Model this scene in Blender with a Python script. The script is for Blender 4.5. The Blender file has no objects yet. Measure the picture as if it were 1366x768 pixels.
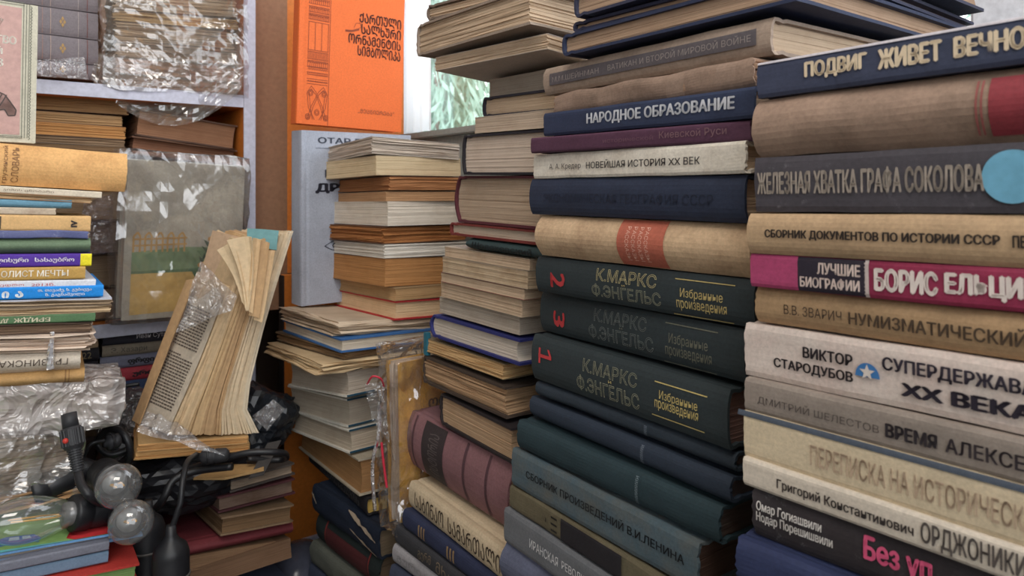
import bpy, bmesh, math, random
from mathutils import Matrix, Vector, noise

S = bpy.context.scene
# ------------------------------------------------------------------ camera, sky, exposure
cam_data = bpy.data.cameras.new('camera')
cam = bpy.data.objects.new('camera', cam_data)
S.collection.objects.link(cam)
cam_data.sensor_width = 36.0
cam_data.lens = 36.0 * 950 / 1366
cam_data.shift_y = -129 / 1366
cam_data.clip_start = .01
cam.location = (0, 0, 0)
cam.rotation_euler = (math.pi / 2, 0, 0)
cam_data.dof.use_dof = True
cam_data.dof.focus_distance = .60
cam_data.dof.aperture_fstop = 15.0
S.camera = cam

W = bpy.data.worlds.new('sky')
S.world = W
W.use_nodes = True
wn = W.node_tree
bg = wn.nodes['Background']
bg.inputs['Color'].default_value = (.95, .97, 1.0, 1)
bg.inputs['Strength'].default_value = 3.7
S.view_settings.view_transform = 'Standard'
S.view_settings.look = 'None'
S.view_settings.gamma = 1
S.view_settings.exposure = 0.18

YAW = math.radians(37.27)                                   # the room's own axes
EB = Vector((math.cos(YAW), math.sin(YAW), 0))              # along the shelf front
EA = Vector((-math.sin(YAW), math.cos(YAW), 0))             # along the row of stacks, away from the door
def room(p, q, z): return EA * p + EB * q + Vector((0, 0, z))
FLOOR = -.62

def area(name, loc, to, sx, sy, power, col=(1, 1, 1), portal=False):
    d = bpy.data.lights.new(name, 'AREA'); d.shape = 'RECTANGLE'; d.size = sx; d.size_y = sy
    d.energy = power; d.color = col
    if portal: d.cycles.is_portal = True
    o = bpy.data.objects.new(name, d); S.collection.objects.link(o)
    o.location = loc; o.rotation_euler = (to - loc).to_track_quat('-Z', 'Y').to_euler()
    return o
# daylight: the sky comes in by the window and by the open shop front; an unseen warm fill lamp is added overhead
area('window_daylight', room(.31, .70, .55), room(.31, 0, .55), 1.62, .9, 0, portal=True)
area('shop_front_daylight', room(-1.3, -.2, .4), room(0, -.2, .4), 2.2, 1.9, 0, portal=True)
area('overhead_fill', room(-.1, -.25, 1.35), room(.45, 0, -.2), .9, .5, 12, (1.0, .93, .85))

# ------------------------------------------------------------------ materials
def lin(c):
    r = []
    for v in c:
        v /= 255.0
        r.append(v / 12.92 if v < .04045 else ((v + .055) / 1.055) ** 2.4)
    return (r[0], r[1], r[2], 1)
MATS = {}
def newmat(name):
    m = bpy.data.materials.new(name); m.use_nodes = True
    return m, m.node_tree, m.node_tree.nodes['Principled BSDF']
def noise_node(nt, scale, detail=4, vec=None, rough=.6):
    n = nt.nodes.new('ShaderNodeTexNoise'); n.inputs['Scale'].default_value = scale
    n.inputs['Detail'].default_value = detail; n.inputs['Roughness'].default_value = rough
    if vec: nt.links.new(vec, n.inputs['Vector'])
    return n
def mapped(nt, sc):
    tc = nt.nodes.new('ShaderNodeTexCoord'); mp = nt.nodes.new('ShaderNodeMapping')
    mp.inputs['Scale'].default_value = sc
    nt.links.new(tc.outputs['Object'], mp.inputs['Vector']); return mp.outputs['Vector']
def ramp(nt, fac, stops):
    r = nt.nodes.new('ShaderNodeValToRGB'); e = r.color_ramp.elements
    while len(e) < len(stops): e.new(.5)
    for k, (p, c) in enumerate(stops): e[k].position = p; e[k].color = c
    nt.links.new(fac, r.inputs['Fac']); return r.outputs['Color']
def mix(nt, fac, a, b, mode='MIX'):
    n = nt.nodes.new('ShaderNodeMixRGB'); n.blend_type = mode
    for s, v in (('Fac', fac), ('Color1', a), ('Color2', b)):
        if hasattr(v, 'node'): nt.links.new(v, n.inputs[s])
        else: n.inputs[s].default_value = v
    return n.outputs['Color']
def mul(c, f): return (min(1, c[0] * f), min(1, c[1] * f), min(1, c[2] * f), 1)
def bump(nt, b, height, st, dist=.001):
    n = nt.nodes.new('ShaderNodeBump'); n.inputs['Strength'].default_value = st; n.inputs['Distance'].default_value = dist
    nt.links.new(height, n.inputs['Height']); nt.links.new(n.outputs['Normal'], b.inputs['Normal'])
def cloth(c, rough=.7, stain=.35, stain_col=None, worn=.0, seed=0):
    key = ('cloth', c, rough, stain, stain_col, worn)
    if key in MATS: return MATS[key]
    m, nt, b = newmat('cover_%d_%d_%d' % c)
    base = lin(c); v = mapped(nt, (1, 1, 1))
    blotch = noise_node(nt, 32, 6, v, .7)
    sc = lin(stain_col) if stain_col else mul(base, .45)
    f = ramp(nt, blotch.outputs['Fac'], [(.42, (0, 0, 0, 1)), (.72, (stain, stain, stain, 1))])
    col = mix(nt, f, base, sc)
    fine = noise_node(nt, 420, 3, v, .7)
    g = ramp(nt, fine.outputs['Fac'], [(.3, (.82, .82, .82, 1)), (.7, (1.12, 1.12, 1.12, 1))])
    col = mix(nt, .8, col, g, 'MULTIPLY')
    if worn:
        sp = noise_node(nt, 110, 6, v, .8)
        fw = ramp(nt, sp.outputs['Fac'], [(.62 - .06 * worn, (0, 0, 0, 1)), (.72, (worn, worn, worn, 1))])
        col = mix(nt, fw, col, lin(tuple(min(255, int(x * .6 + 95)) for x in c)))
    nt.links.new(col, b.inputs['Base Color'])
    b.inputs['Roughness'].default_value = rough
    b.inputs['Specular IOR Level'].default_value = .35
    bump(nt, b, fine.outputs['Fac'], .25, .0006)
    MATS[key] = m; return m
def pages(c, line=.5, stain=.3):
    key = ('pages', c, line, stain)
    if key in MATS: return MATS[key]
    m, nt, b = newmat('paper_edges_%d_%d_%d' % c)
    base = lin(c)
    st = noise_node(nt, 1, 3, mapped(nt, (5, 5, 1100)), .7)
    col = ramp(nt, st.outputs['Fac'], [(.28, mul(base, 1 - line)), (.5, base), (.75, mul(base, 1.12))])
    bl = noise_node(nt, 26, 6, mapped(nt, (1, 1, 1.6)), .7)
    f = ramp(nt, bl.outputs['Fac'], [(.45, (0, 0, 0, 1)), (.75, (stain, stain, stain, 1))])
    col = mix(nt, f, col, (base[0] * .5, base[1] * .38, base[2] * .28, 1))
    nt.links.new(col, b.inputs['Base Color']); b.inputs['Roughness'].default_value = .85
    b.inputs['Specular IOR Level'].default_value = .2
    bump(nt, b, st.outputs['Fac'], .3, .0006)
    MATS[key] = m; return m
def plain(c, rough=.6, metal=0.0, name='plain'):
    key = ('plain', c, rough, metal)
    if key in MATS: return MATS[key]
    m, nt, b = newmat(name + '_%d_%d_%d' % c)
    base = lin(c); v = mapped(nt, (1, 1, 1)); n = noise_node(nt, 140, 4, v)
    col = ramp(nt, n.outputs['Fac'], [(.3, mul(base, .86)), (.7, mul(base, 1.08))])
    nt.links.new(col, b.inputs['Base Color'])
    b.inputs['Roughness'].default_value = rough; b.inputs['Metallic'].default_value = metal
    b.inputs['Specular IOR Level'].default_value = .4
    MATS[key] = m; return m
def plastic(white=.12, rough=.12, scale=60, tint=(235, 235, 240), name='clear_plastic', st=.6):
    key = ('plastic', white, rough, scale, tint)
    if key in MATS: return MATS[key]
    m = bpy.data.materials.new(name); m.use_nodes = True; nt = m.node_tree; nt.nodes.clear()
    out = nt.nodes.new('ShaderNodeOutputMaterial')
    tr = nt.nodes.new('ShaderNodeBsdfTransparent'); tr.inputs[0].default_value = (.96, .96, .97, 1)
    gl = nt.nodes.new('ShaderNodeBsdfGlossy'); gl.inputs['Roughness'].default_value = rough; gl.inputs[0].default_value = (1, 1, 1, 1)
    df = nt.nodes.new('ShaderNodeBsdfDiffuse'); df.inputs[0].default_value = lin(tint)
    tl = nt.nodes.new('ShaderNodeBsdfTranslucent'); tl.inputs[0].default_value = lin(tint)
    v = mapped(nt, (1, 1, 1))
    n = noise_node(nt, scale * .7, 3, v, .5); n.inputs['Distortion'].default_value = .8
    vo = nt.nodes.new('ShaderNodeTexVoronoi'); vo.inputs['Scale'].default_value = scale; vo.feature = 'F1'     # facets of crumpled film
    wv = nt.nodes.new('ShaderNodeMixRGB'); wv.blend_type = 'ADD'; wv.inputs['Fac'].default_value = .05
    nt.links.new(v, wv.inputs['Color1']); nt.links.new(n.outputs['Color'], wv.inputs['Color2']); nt.links.new(wv.outputs['Color'], vo.inputs['Vector'])
    ad = nt.nodes.new('ShaderNodeMath'); ad.operation = 'MULTIPLY_ADD'; ad.inputs[1].default_value = .8
    nt.links.new(n.outputs['Fac'], ad.inputs[0]); nt.links.new(vo.outputs['Distance'], ad.inputs[2])
    bp = nt.nodes.new('ShaderNodeBump'); bp.inputs['Strength'].default_value = st; bp.inputs['Distance'].default_value = .55 / scale
    nt.links.new(ad.outputs[0], bp.inputs['Height'])
    for s in (gl, df, tl): nt.links.new(bp.outputs['Normal'], s.inputs['Normal'])
    lw = nt.nodes.new('ShaderNodeLayerWeight'); lw.inputs['Blend'].default_value = .25
    nt.links.new(bp.outputs['Normal'], lw.inputs['Normal'])
    a = nt.nodes.new('ShaderNodeMixShader'); a.inputs[0].default_value = .45
    nt.links.new(df.outputs[0], a.inputs[1]); nt.links.new(tl.outputs[0], a.inputs[2])
    b = nt.nodes.new('ShaderNodeMixShader'); b.inputs[0].default_value = white
    nt.links.new(tr.outputs[0], b.inputs[1]); nt.links.new(a.outputs[0], b.inputs[2])
    c = nt.nodes.new('ShaderNodeMixShader')
    mr = nt.nodes.new('ShaderNodeMath'); mr.operation = 'MULTIPLY_ADD'; mr.inputs[1].default_value = .8; mr.inputs[2].default_value = .10
    nt.links.new(lw.outputs['Fresnel'], mr.inputs[0]); nt.links.new(mr.outputs[0], c.inputs[0])
    nt.links.new(b.outputs[0], c.inputs[1]); nt.links.new(gl.outputs[0], c.inputs[2])
    nt.links.new(c.outputs[0], out.inputs[0])
    MATS[key] = m; return m
def thin_glass(dust=0.0):
    if ('glass', dust) in MATS: return MATS['glass', dust]
    m = bpy.data.materials.new('thin_glass'); m.use_nodes = True; nt = m.node_tree; nt.nodes.clear()
    out = nt.nodes.new('ShaderNodeOutputMaterial')
    tr = nt.nodes.new('ShaderNodeBsdfTransparent'); tr.inputs[0].default_value = (.93, .94, .95, 1)
    gl = nt.nodes.new('ShaderNodeBsdfGlossy'); gl.inputs['Roughness'].default_value = .02
    lw = nt.nodes.new('ShaderNodeLayerWeight'); lw.inputs['Blend'].default_value = .5
    f = ramp(nt, lw.outputs['Facing'], [(.0, (.09, .09, .09, 1)), (.6, (.22, .22, .22, 1)), (1, (.95, .95, .95, 1))])
    c = nt.nodes.new('ShaderNodeMixShader'); nt.links.new(f, c.inputs[0])
    du = nt.nodes.new('ShaderNodeBsdfDiffuse'); du.inputs[0].default_value = (.8, .8, .8, 1)          # a film of dust
    e = nt.nodes.new('ShaderNodeMixShader'); e.inputs[0].default_value = dust
    nt.links.new(tr.outputs[0], e.inputs[1]); nt.links.new(du.outputs[0], e.inputs[2])
    nt.links.new(e.outputs[0], c.inputs[1]); nt.links.new(gl.outputs[0], c.inputs[2]); nt.links.new(c.outputs[0], out.inputs[0])
    MATS['glass', dust] = m; return m

# ------------------------------------------------------------------ objects
def link_mesh(name, verts, faces, mat, parent=None, smooth=False):
    me = bpy.data.meshes.new(name); me.from_pydata(verts, [], faces); me.update()
    if smooth:
        for p in me.polygons: p.use_smooth = True
    me.materials.append(mat)
    o = bpy.data.objects.new(name, me); S.collection.objects.link(o)
    if parent is not None: o.parent = parent
    return o
def link_bm(name, bm, mat, parent=None, smooth=False):
    me = bpy.data.meshes.new(name); bm.to_mesh(me); bm.free()
    if smooth:
        for p in me.polygons: p.use_smooth = True
    me.materials.append(mat)
    o = bpy.data.objects.new(name, me); S.collection.objects.link(o)
    if parent is not None: o.parent = parent
    return o
def tag(o, label, cat, group=None, kind=None):
    if label: o['label'] = label
    if cat: o['category'] = cat
    if group: o['group'] = group
    if kind: o['kind'] = kind
    return o
def thing(name, mat4, label, cat, group=None):
    o = bpy.data.objects.new(name, None); o.empty_display_size = .02; S.collection.objects.link(o)
    o.matrix_world = mat4
    return tag(o, label, cat, group)
def box(bm, x0, x1, y0, y1, z0, z1, bev=0):
    r = bmesh.ops.create_cube(bm, size=1)
    for v in r['verts']:
        v.co = Vector((x0 if v.co.x < 0 else x1, y0 if v.co.y < 0 else y1, z0 if v.co.z < 0 else z1))
    if bev:
        es = list({e for v in r['verts'] for e in v.link_edges})
        bmesh.ops.bevel(bm, geom=es, offset=bev, segments=2, affect='EDGES')
def tube(bm, pts, rad, n=10, smooth_steps=6):
    P = [Vector(p) for p in pts]
    if smooth_steps > 1 and len(P) > 2:                     # Catmull-Rom through the points
        Q = []
        for i in range(len(P) - 1):
            a, b, c, d = P[max(i - 1, 0)], P[i], P[i + 1], P[min(i + 2, len(P) - 1)]
            for k in range(smooth_steps):
                t = k / smooth_steps
                Q.append(.5 * ((2 * b) + (c - a) * t + (2 * a - 5 * b + 4 * c - d) * t * t + (3 * b - a - 3 * c + d) * t ** 3))
        P = Q + [P[-1]]
    rings = []; up = Vector((.13, .21, 1)).normalized()
    for i, p in enumerate(P):
        t = (P[min(i + 1, len(P) - 1)] - P[max(i - 1, 0)]).normalized()
        s = t.cross(up)
        if s.length < .05: s = t.cross(Vector((1, 0, 0)))
        s.normalize(); u = s.cross(t)
        r = rad(i / max(1, len(P) - 1)) if callable(rad) else rad
        rings.append([bm.verts.new(p + (s * math.cos(2 * math.pi * k / n) + u * math.sin(2 * math.pi * k / n)) * r) for k in range(n)])
    for a, b in zip(rings, rings[1:]):
        for k in range(n): bm.faces.new((a[k], a[(k + 1) % n], b[(k + 1) % n], b[k]))
    bm.faces.new(rings[0][::-1]); bm.faces.new(rings[-1])
def lathe(bm, prof, n=24, mat4=Matrix()):
    rings = []
    for r, z in prof:
        rings.append([bm.verts.new(mat4 @ Vector((r * math.cos(2 * math.pi * k / n), r * math.sin(2 * math.pi * k / n), z))) for k in range(n)])
    for a, b in zip(rings, rings[1:]):
        for k in range(n): bm.faces.new((a[k], a[(k + 1) % n], b[(k + 1) % n], b[k]))
    if prof[0][0] > 1e-5: bm.faces.new(rings[0][::-1])
    if prof[-1][0] > 1e-5: bm.faces.new(rings[-1])

# ------------------------------------------------------------------ books
# canonical frame: x along the spine (0..H), y from spine (0) to fore edge (D), z through the thickness (0..T)
def frame(P):
    cx, cy, cz, yaw, t1, t2, L1, L2, T = P
    a = math.radians(yaw)
    x = Vector((math.cos(a), math.sin(a), math.tan(math.radians(t2)))).normalized()
    y = Vector((-math.sin(a), math.cos(a), math.tan(math.radians(t1))))
    y = (y - x * y.dot(x)).normalized(); z = x.cross(y)
    return Matrix(((x.x, y.x, z.x, cx), (x.y, y.y, z.y, cy), (x.z, y.z, z.z, cz), (0, 0, 0, 1)))
def orient(P, o):
    L1, L2, T = P[6:9]
    if o == 'S2': return Matrix(), L2, L1, T
    if o == 'O2': return Matrix(((-1, 0, 0, L2), (0, -1, 0, L1), (0, 0, 1, 0), (0, 0, 0, 1))), L2, L1, T
    if o == 'S1': return Matrix(((0, 1, 0, 0), (-1, 0, 0, L1), (0, 0, 1, 0), (0, 0, 0, 1))), L1, L2, T
    if o == 'O1': return Matrix(((0, -1, 0, L2), (1, 0, 0, 0), (0, 0, 1, 0), (0, 0, 0, 1))), L1, L2, T
    if o == 'SS': return Matrix(((0, 1, 0, 0), (0, 0, 1, 0), (1, 0, 0, 0), (0, 0, 0, 1))), T, L2, L1
    if o == 'SO': return Matrix(((0, -1, 0, L2), (0, 0, -1, L1), (1, 0, 0, 0), (0, 0, 0, 1))), T, L2, L1
KIND = {  # board thickness, board overhang, spine bulge, bulge power, cover rough
    'hard': (.0023, .0030, .0035, 3, .7), 'flat': (.0022, .0030, .0012, 8, .65), 'round': (.0025, .0035, .0085, 2, .7),
    'paper': (.0005, .0002, .0006, 8, .45), 'block': (0, 0, .0012, 4, .8), 'rag': (.0008, .0008, .0030, 3, .85)}
def prof(bul, pw, T, z): return bul * abs(2 * z / T - 1) ** pw
def make_cover(root, R, H, D, T, kind, mat, wear):
    c, sq, bul, pw, _ = KIND[kind]
    ns = 10
    out = [(D, 0), (D * .5, 0)]
    if kind in ('hard', 'round', 'flat'): out += [(.012 + bul, 0), (.008 + bul, .0009), (.004 + bul, 0)]
    sp0 = len(out)
    for k in range(ns + 1):
        z = T * k / ns
        out.append((prof(bul, pw, T, z), z))
    sp1 = len(out)
    if kind in ('hard', 'round', 'flat'): out += [(.004 + bul, T), (.008 + bul, T - .0009), (.012 + bul, T)]
    out += [(D * .5, T), (D, T)]
    n = len(out)
    inn = []
    for i, (y, z) in enumerate(out):
        if i < sp0: inn.append((y, z + c))
        elif i >= sp1: inn.append((y, z - c))
        else: inn.append((y + c, min(max(z, c), T - c)))
    seg = 14
    V = []; F = []
    ph = R.uniform(0, 9)
    for s in range(seg + 1):
        x = H * s / seg
        for ring in (out, inn):
            for i, (y, z) in enumerate(ring):
                dx = dy = dz = 0.0
                if wear:
                    q = noise.noise(Vector((x * 30 + ph, y * 25, z * 8 + ph)))
                    dz = q * .0007 * wear * (1 if sp0 <= i < sp1 else .6); dy = noise.noise(Vector((x * 45, z * 60 + ph, 3))) * .0008 * wear
                    if s in (0, seg) and sp0 <= i < sp1:
                        k = abs(noise.noise(Vector((z * 260, ph, s)))) * .0026 * wear
                        dx = k if s == 0 else -k
                    if s in (0, seg) and not sp0 <= i < sp1 and i in (0, n - 1):
                        dy -= .002 * wear * R.random()
                V.append((x + dx, y + dy, z + dz))
    m = 2 * n
    for s in range(seg):
        a, b = s * m, (s + 1) * m
        for i in range(n - 1):
            F.append((a + i, b + i, b + i + 1, a + i + 1))
            F.append((a + n + i, a + n + i + 1, b + n + i + 1, b + n + i))
        F.append((a, a + n, b + n, b)); F.append((a + n - 1, b + n - 1, b + m - 1, a + m - 1))
    for i in range(n - 1):
        F.append((i, i + 1, n + i + 1, n + i)); q = seg * m
        F.append((q + i, q + n + i, q + n + i + 1, q + i + 1))
    return link_mesh('cover', V, F, mat, root)
def make_pages(root, R, H, D, T, kind, mat, wob):
    c, sq, bul, pw, _ = KIND[kind]
    z0, z1 = c, T - c
    n = max(4, min(22, int((z1 - z0) / .0015)))
    K = 5
    V = []; F = []
    rings = []
    for l in range(n):
        jx0, jx1, jd = (R.gauss(0, wob) for _ in range(3))
        for e in (0.08, .92):
            z = z0 + (z1 - z0) * (l + e) / n
            if l == 0 and e < .5: z = z0
            if l == n - 1 and e > .5: z = z1
            hollow = bul * .75 * (1 - abs(2 * z / T - 1) ** 2)
            ys = prof(bul, pw, T, z) + c + .0004; yf = D - sq - hollow
            x0, x1 = sq, H - sq
            pts = []
            for k in range(K): pts.append((x0 + (x1 - x0) * k / K, ys))
            for k in range(K): pts.append((x1, ys + (yf - ys) * k / K))
            for k in range(K): pts.append((x1 - (x1 - x0) * k / K, yf))
            for k in range(K): pts.append((x0, yf - (yf - ys) * k / K))
            for k, (x, y) in enumerate(pts):
                j = R.gauss(0, wob * .5)
                if K <= k <= 2 * K: x += jx1 + j
                if k >= 3 * K or k == 0: x += jx0 + j
                if 2 * K <= k <= 3 * K: y += jd + j
                zz = z + (R.gauss(0, wob * .3) if 0 < l < n - 1 else 0)
                V.append((x, y, zz))
            rings.append(len(V) - 4 * K)
    m = 4 * K
    for a, b in zip(rings, rings[1:]):
        for k in range(m): F.append((a + k, a + (k + 1) % m, b + (k + 1) % m, b + k))
    F.append(tuple(range(rings[0] + m - 1, rings[0] - 1, -1))); F.append(tuple(range(rings[-1], rings[-1] + m)))
    return link_mesh('page_block', V, F, mat, root)
def letters(body, bold=0, outline=0.0):
    c = bpy.data.curves.new('lettering', 'FONT'); c.body = body; c.resolution_u = 2
    if outline: c.fill_mode = 'NONE'; c.bevel_depth = outline; c.bevel_resolution = 0
    o = bpy.data.objects.new('lettering', c); me = bpy.data.meshes.new_from_object(o)
    bpy.data.objects.remove(o); bpy.data.curves.remove(c)
    bm = bmesh.new()
    for dx, dy in ((0, 0),) if not bold else ((0, 0), (bold, 0), (-bold, 0), (0, bold * .5), (0, -bold * .5)):   # heavier strokes
        n = len(bm.verts); bm.from_mesh(me); bm.verts.ensure_lookup_table()
        for v in bm.verts[n:]: v.co += Vector((dx, dy, 0))
    bpy.data.meshes.remove(me)
    xs = [v.co.x for v in bm.verts]; ys = [v.co.y for v in bm.verts]
    a, b, e, f = min(xs), max(xs), min(ys), max(ys)
    for v in bm.verts: v.co = Vector(((v.co.x - a) / (b - a), (v.co.y - e) / (f - e), v.co.z))
    return bm
def place(bm, face, g, u0, u1, v0, v1, rot=0, lift=.00025):
    """u,v in 0..1 of bm go to the rectangle u0..u1 x v0..v1 (metres) of a face of the canonical book"""
    H, D, T, bul, pw = g
    if face == 'spine' and bul > .002:
        for k in range(1, 6):
            t = k / 6
            co, no = ((0, t, 0), (0, 1, 0)) if rot in (0, 180) else ((t, 0, 0), (1, 0, 0))
            bmesh.ops.bisect_plane(bm, geom=bm.verts[:] + bm.edges[:] + bm.faces[:], plane_co=co, plane_no=no)
    for v in bm.verts:
        x, y, z = v.co
        if rot == 90: x, y = 1 - y, x
        elif rot == -90: x, y = y, 1 - x
        elif rot == 180: x, y = 1 - x, 1 - y
        u = u0 + (u1 - u0) * x; w = v0 + (v1 - v0) * y
        if face == 'spine': v.co = Vector((u, prof(bul, pw, T, min(max(w, 0), T)) - lift - z * .0004, w))
        elif face == 'front': v.co = Vector((w, u, -lift - z * .0004))           # standing, bottom board towards the viewer
        elif face == 'back': v.co = Vector((w, D - u, T + lift + z * .0004))      # standing, top board towards the viewer
        elif face == 'top': v.co = Vector((u, w, T + lift + z * .0004))           # lying, seen from above
def quad_bm(nu=1, nv=8):
    bm = bmesh.new()
    g = [[bm.verts.new((i / nu, j / nv, 0)) for j in range(nv + 1)] for i in range(nu + 1)]
    for i in range(nu):
        for j in range(nv): bm.faces.new((g[i][j], g[i + 1][j], g[i + 1][j + 1], g[i][j + 1]))
    return bm
def poly_bm(pts):
    bm = bmesh.new(); bm.faces.new([bm.verts.new((x, y, 0)) for x, y in pts])
    bmesh.ops.triangulate(bm, faces=bm.faces[:]); return bm
def line_bm(pts, w):
    bm = bmesh.new()
    for (x0, y0), (x1, y1) in zip(pts, pts[1:]):
        d = Vector((x1 - x0, y1 - y0)); d.normalize(); n = Vector((-d.y, d.x)) * w
        bm.faces.new([bm.verts.new((x, y, 0)) for x, y in ((x0 - n.x, y0 - n.y), (x1 - n.x, y1 - n.y), (x1 + n.x, y1 + n.y), (x0 + n.x, y0 + n.y))])
    return bm
COUNT = [0]
def book(name, label, P, o, kind, cover, page, marks=(), group=None, wear=.3, wob=.00014, stain=.35, line=.24, pstain=.3, worn=0, stain_col=None, cat='book', rough=None):
    COUNT[0] += 1
    R = random.Random(COUNT[0] * 7 + 3)
    M, H, D, T = orient(P, o)
    root = thing(name, frame(P) @ M, label, cat, group)
    c, sq, bul, pw, rg = KIND[kind]
    if T < .012: bul = min(bul, T * .25)
    root['dims'] = (H, D, T); root['wear'] = wear if kind != 'block' else 0
    if kind != 'block':
        make_cover(root, R, H, D, T, kind, cloth(cover, rough or rg, stain, stain_col, worn), wear)
    make_pages(root, R, H, D, T, kind, pages(page, line, pstain), wob)
    g = (H, D, T, bul, pw)
    for mk in marks: mark(root, g, *mk)
    return root
def mark(root, g, typ, *a, **k):
    H, D, T = g[:3]; sink = .0007 * root.get('wear', 0)       # worn covers are uneven: print lies on their high spots
    if typ == 'text':                                      # body, u0, u1, v0, v1 (fractions of the spine), colour, options
        body, u0, u1, v0, v1, col = a[:6]; op = a[6] if len(a) > 6 else {}
        bm = letters(body, op.get('bold', 0), op.get('out', 0))
        face = op.get('face', 'spine')
        su, sv = {'spine': (H, T), 'front': (D, H), 'back': (D, H), 'top': (H, D)}[face]
        place(bm, face, g, u0 * su, u1 * su, v0 * sv, v1 * sv, op.get('rot', 0), .0005 + sink)
        link_bm('lettering', bm, plain(col, op.get('rough', .6), 0, 'print'), root)
    elif typ == 'band':
        u0, u1, v0, v1, col = a[:5]; face = a[5] if len(a) > 5 else 'spine'
        su, sv = {'spine': (H, T), 'front': (D, H), 'back': (D, H), 'top': (H, D)}[face]
        bm = quad_bm(1, 10); place(bm, face, g, u0 * su, u1 * su, v0 * sv, v1 * sv, 0, .0003 + sink)
        link_bm(a[6] if len(a) > 6 else 'label_band', bm, cloth(col, .65, .3), root)
    elif typ in ('poly', 'line'):                          # points in fractions of the face
        pts, col, face = a[:3]
        su, sv = {'spine': (H, T), 'front': (D, H), 'back': (D, H), 'top': (H, D)}[face]
        bm = poly_bm([(x * su, y * sv) for x, y in pts]) if typ == 'poly' else line_bm([(x * su, y * sv) for x, y in pts], a[4] if len(a) > 4 else .0004)
        place(bm, face, g, 0, 1, 0, 1, 0, (a[5] if len(a) > 5 else (.0003 if typ == 'poly' else .0005)) + sink)
        link_bm(a[3] if len(a) > 3 else 'printed_mark', bm, plain(col, .6, 0, 'print'), root)
    elif typ == 'disc':
        u, v, r, col = a
        pts = [(u + r * T / H * math.cos(t * math.pi / 16), v + r * math.sin(t * math.pi / 16)) for t in range(32)]
        mark(root, g, 'poly', pts, col, 'spine', 'printed_disc')
    elif typ == 'star':
        u, v, r, col = a
        k = T / H
        mark(root, g, 'poly', [(u + r * k * 1.15 * math.cos(t * math.pi / 14), v - r * .5 + r * 1.3 * math.sin(t * math.pi / 14)) for t in range(15)], col, 'spine', 'emblem')
        st = []
        for t in range(10):
            q = .95 if t % 2 == 0 else .4
            st.append((u + r * k * .8 * q * math.cos(math.pi / 2 + t * math.pi / 5), v - r * .05 + r * .8 * q * math.sin(math.pi / 2 + t * math.pi / 5)))
        mark(root, g, 'poly', st, (214, 204, 196), 'spine', 'emblem_star', 0, .0006)
    elif typ == 'tear':
        R = random.Random(5)
        for (u0, v0, u1, v1, w) in ((.58, .98, .97, .55, .10), (.62, .42, .97, .06, .06), (.02, .75, .10, .45, .08)):
            top = []; bot = []
            for i in range(13):
                t = i / 12; h = w * (.25 + R.random()) * math.sin(math.pi * min(1, max(0, t * .94 + .03))) ** .4
                top.append((u0 + (u1 - u0) * t, min(.99, v0 + (v1 - v0) * t + h))); bot.append((u0 + (u1 - u0) * t, v0 + (v1 - v0) * t - h * .6))
            mark(root, g, 'poly', top + bot[::-1], (168, 150, 130), 'spine', 'torn_cloth', 0, .0008)
    elif typ == 'eye':
        for s in (1, -1):
            mark(root, g, 'line', [(.2 + .22 * t / 8, .335 + s * .03 * math.sin(math.pi * t / 8)) for t in range(9)], (60, 60, 74), 'front', 'printed_mark', .0006)
        mark(root, g, 'poly', [(.31 + .045 * math.cos(t * .5236), .335 + .022 * math.sin(t * .5236)) for t in range(12)], (50, 50, 62), 'front')
    elif typ == 'ornament':
        C = (140, 62, 30); bm = bmesh.new()
        def ln(pts, w=.00045):
            q = line_bm([(x * D, y * H) for x, y in pts], w); me = bpy.data.meshes.new('t'); q.to_mesh(me); q.free(); bm.from_mesh(me); bpy.data.meshes.remove(me)
        ln([(.28, 0.0), (.28, 1.0)])
        for y in (.245, .26, .275, .30, .315, .345, .35, .385, .395, .44, .45, .62, .635, .67, .68, .715, .73, .765, .775, .80, .815): ln([(.085, y), (.27, y)])
        for y0, y1, n in ((.395, .44, 14), (.35, .385, 10), (.30, .315, 12), (.635, .67, 14), (.68, .715, 12), (.73, .765, 10), (.45, .62, 3)):
            for k in range(n + 1): ln([(.09 + .175 * k / n, y0), (.09 + .175 * k / n, y1)])
        for y0, r in ((.258, .006), (.33, .008), (.372, .008), (.655, .008), (.7, .008), (.75, .008)):
            for k in range(9): ln([(.1 + .02 * k + .009 * math.cos(t), y0 + r * math.sin(t)) for t in (0, .8, 1.6, 2.4, 3.14)])
        for cx, cy in ((.125, .87), (.225, .87)):
            for r in (.012, .024, .034, .042): ln([(cx + r * 1.15 * math.cos(t * .5236), cy + r * math.sin(t * .5236)) for t in range(13)])
        for s in (1, -1):                                      # the knotwork heart at the foot
            for o in (0, .018):
                ln([(.18 + s * (.02 + o), .03), (.18 + s * (.075 - o), .10), (.18 + s * (.09 - o), .19), (.18 + s * (.055), .232 - o), (.18 + s * .012, .20 - o), (.18 - s * (.05 - o), .11), (.18 - s * (.085 - o), .03)])
        for cx, cy in ((.12, .19), (.24, .19), (.18, .075), (.1, .045), (.26, .045)):
            for r in (.010, .018): ln([(cx + r * 1.15 * math.cos(t * .5236), cy + r * math.sin(t * .5236)) for t in range(13)])
        ln([(.42, .60), (.5, .612), (.57, .64), (.56, .665), (.52, .66), (.5, .63)]); ln([(.42, .603), (.48, .606), (.55, .625)], .0016)
        place(bm, 'front', g, 0, 1, 0, 1, 0, .0004)
        link_bm('column_ornament', bm, plain(C, .6, 0, 'print'), root)
    elif typ == 'pinkcover':
        X = lambda px: (D - (47 - px) * .00087) / D
        Y = lambda py: (192 - py) * .00084 / H
        mark(root, g, 'poly', [(X(-120), Y(182)), (X(30), Y(182)), (X(30), Y(16)), (X(-120), Y(14))], (192, 154, 146), "front", "cover_panel")
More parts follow.
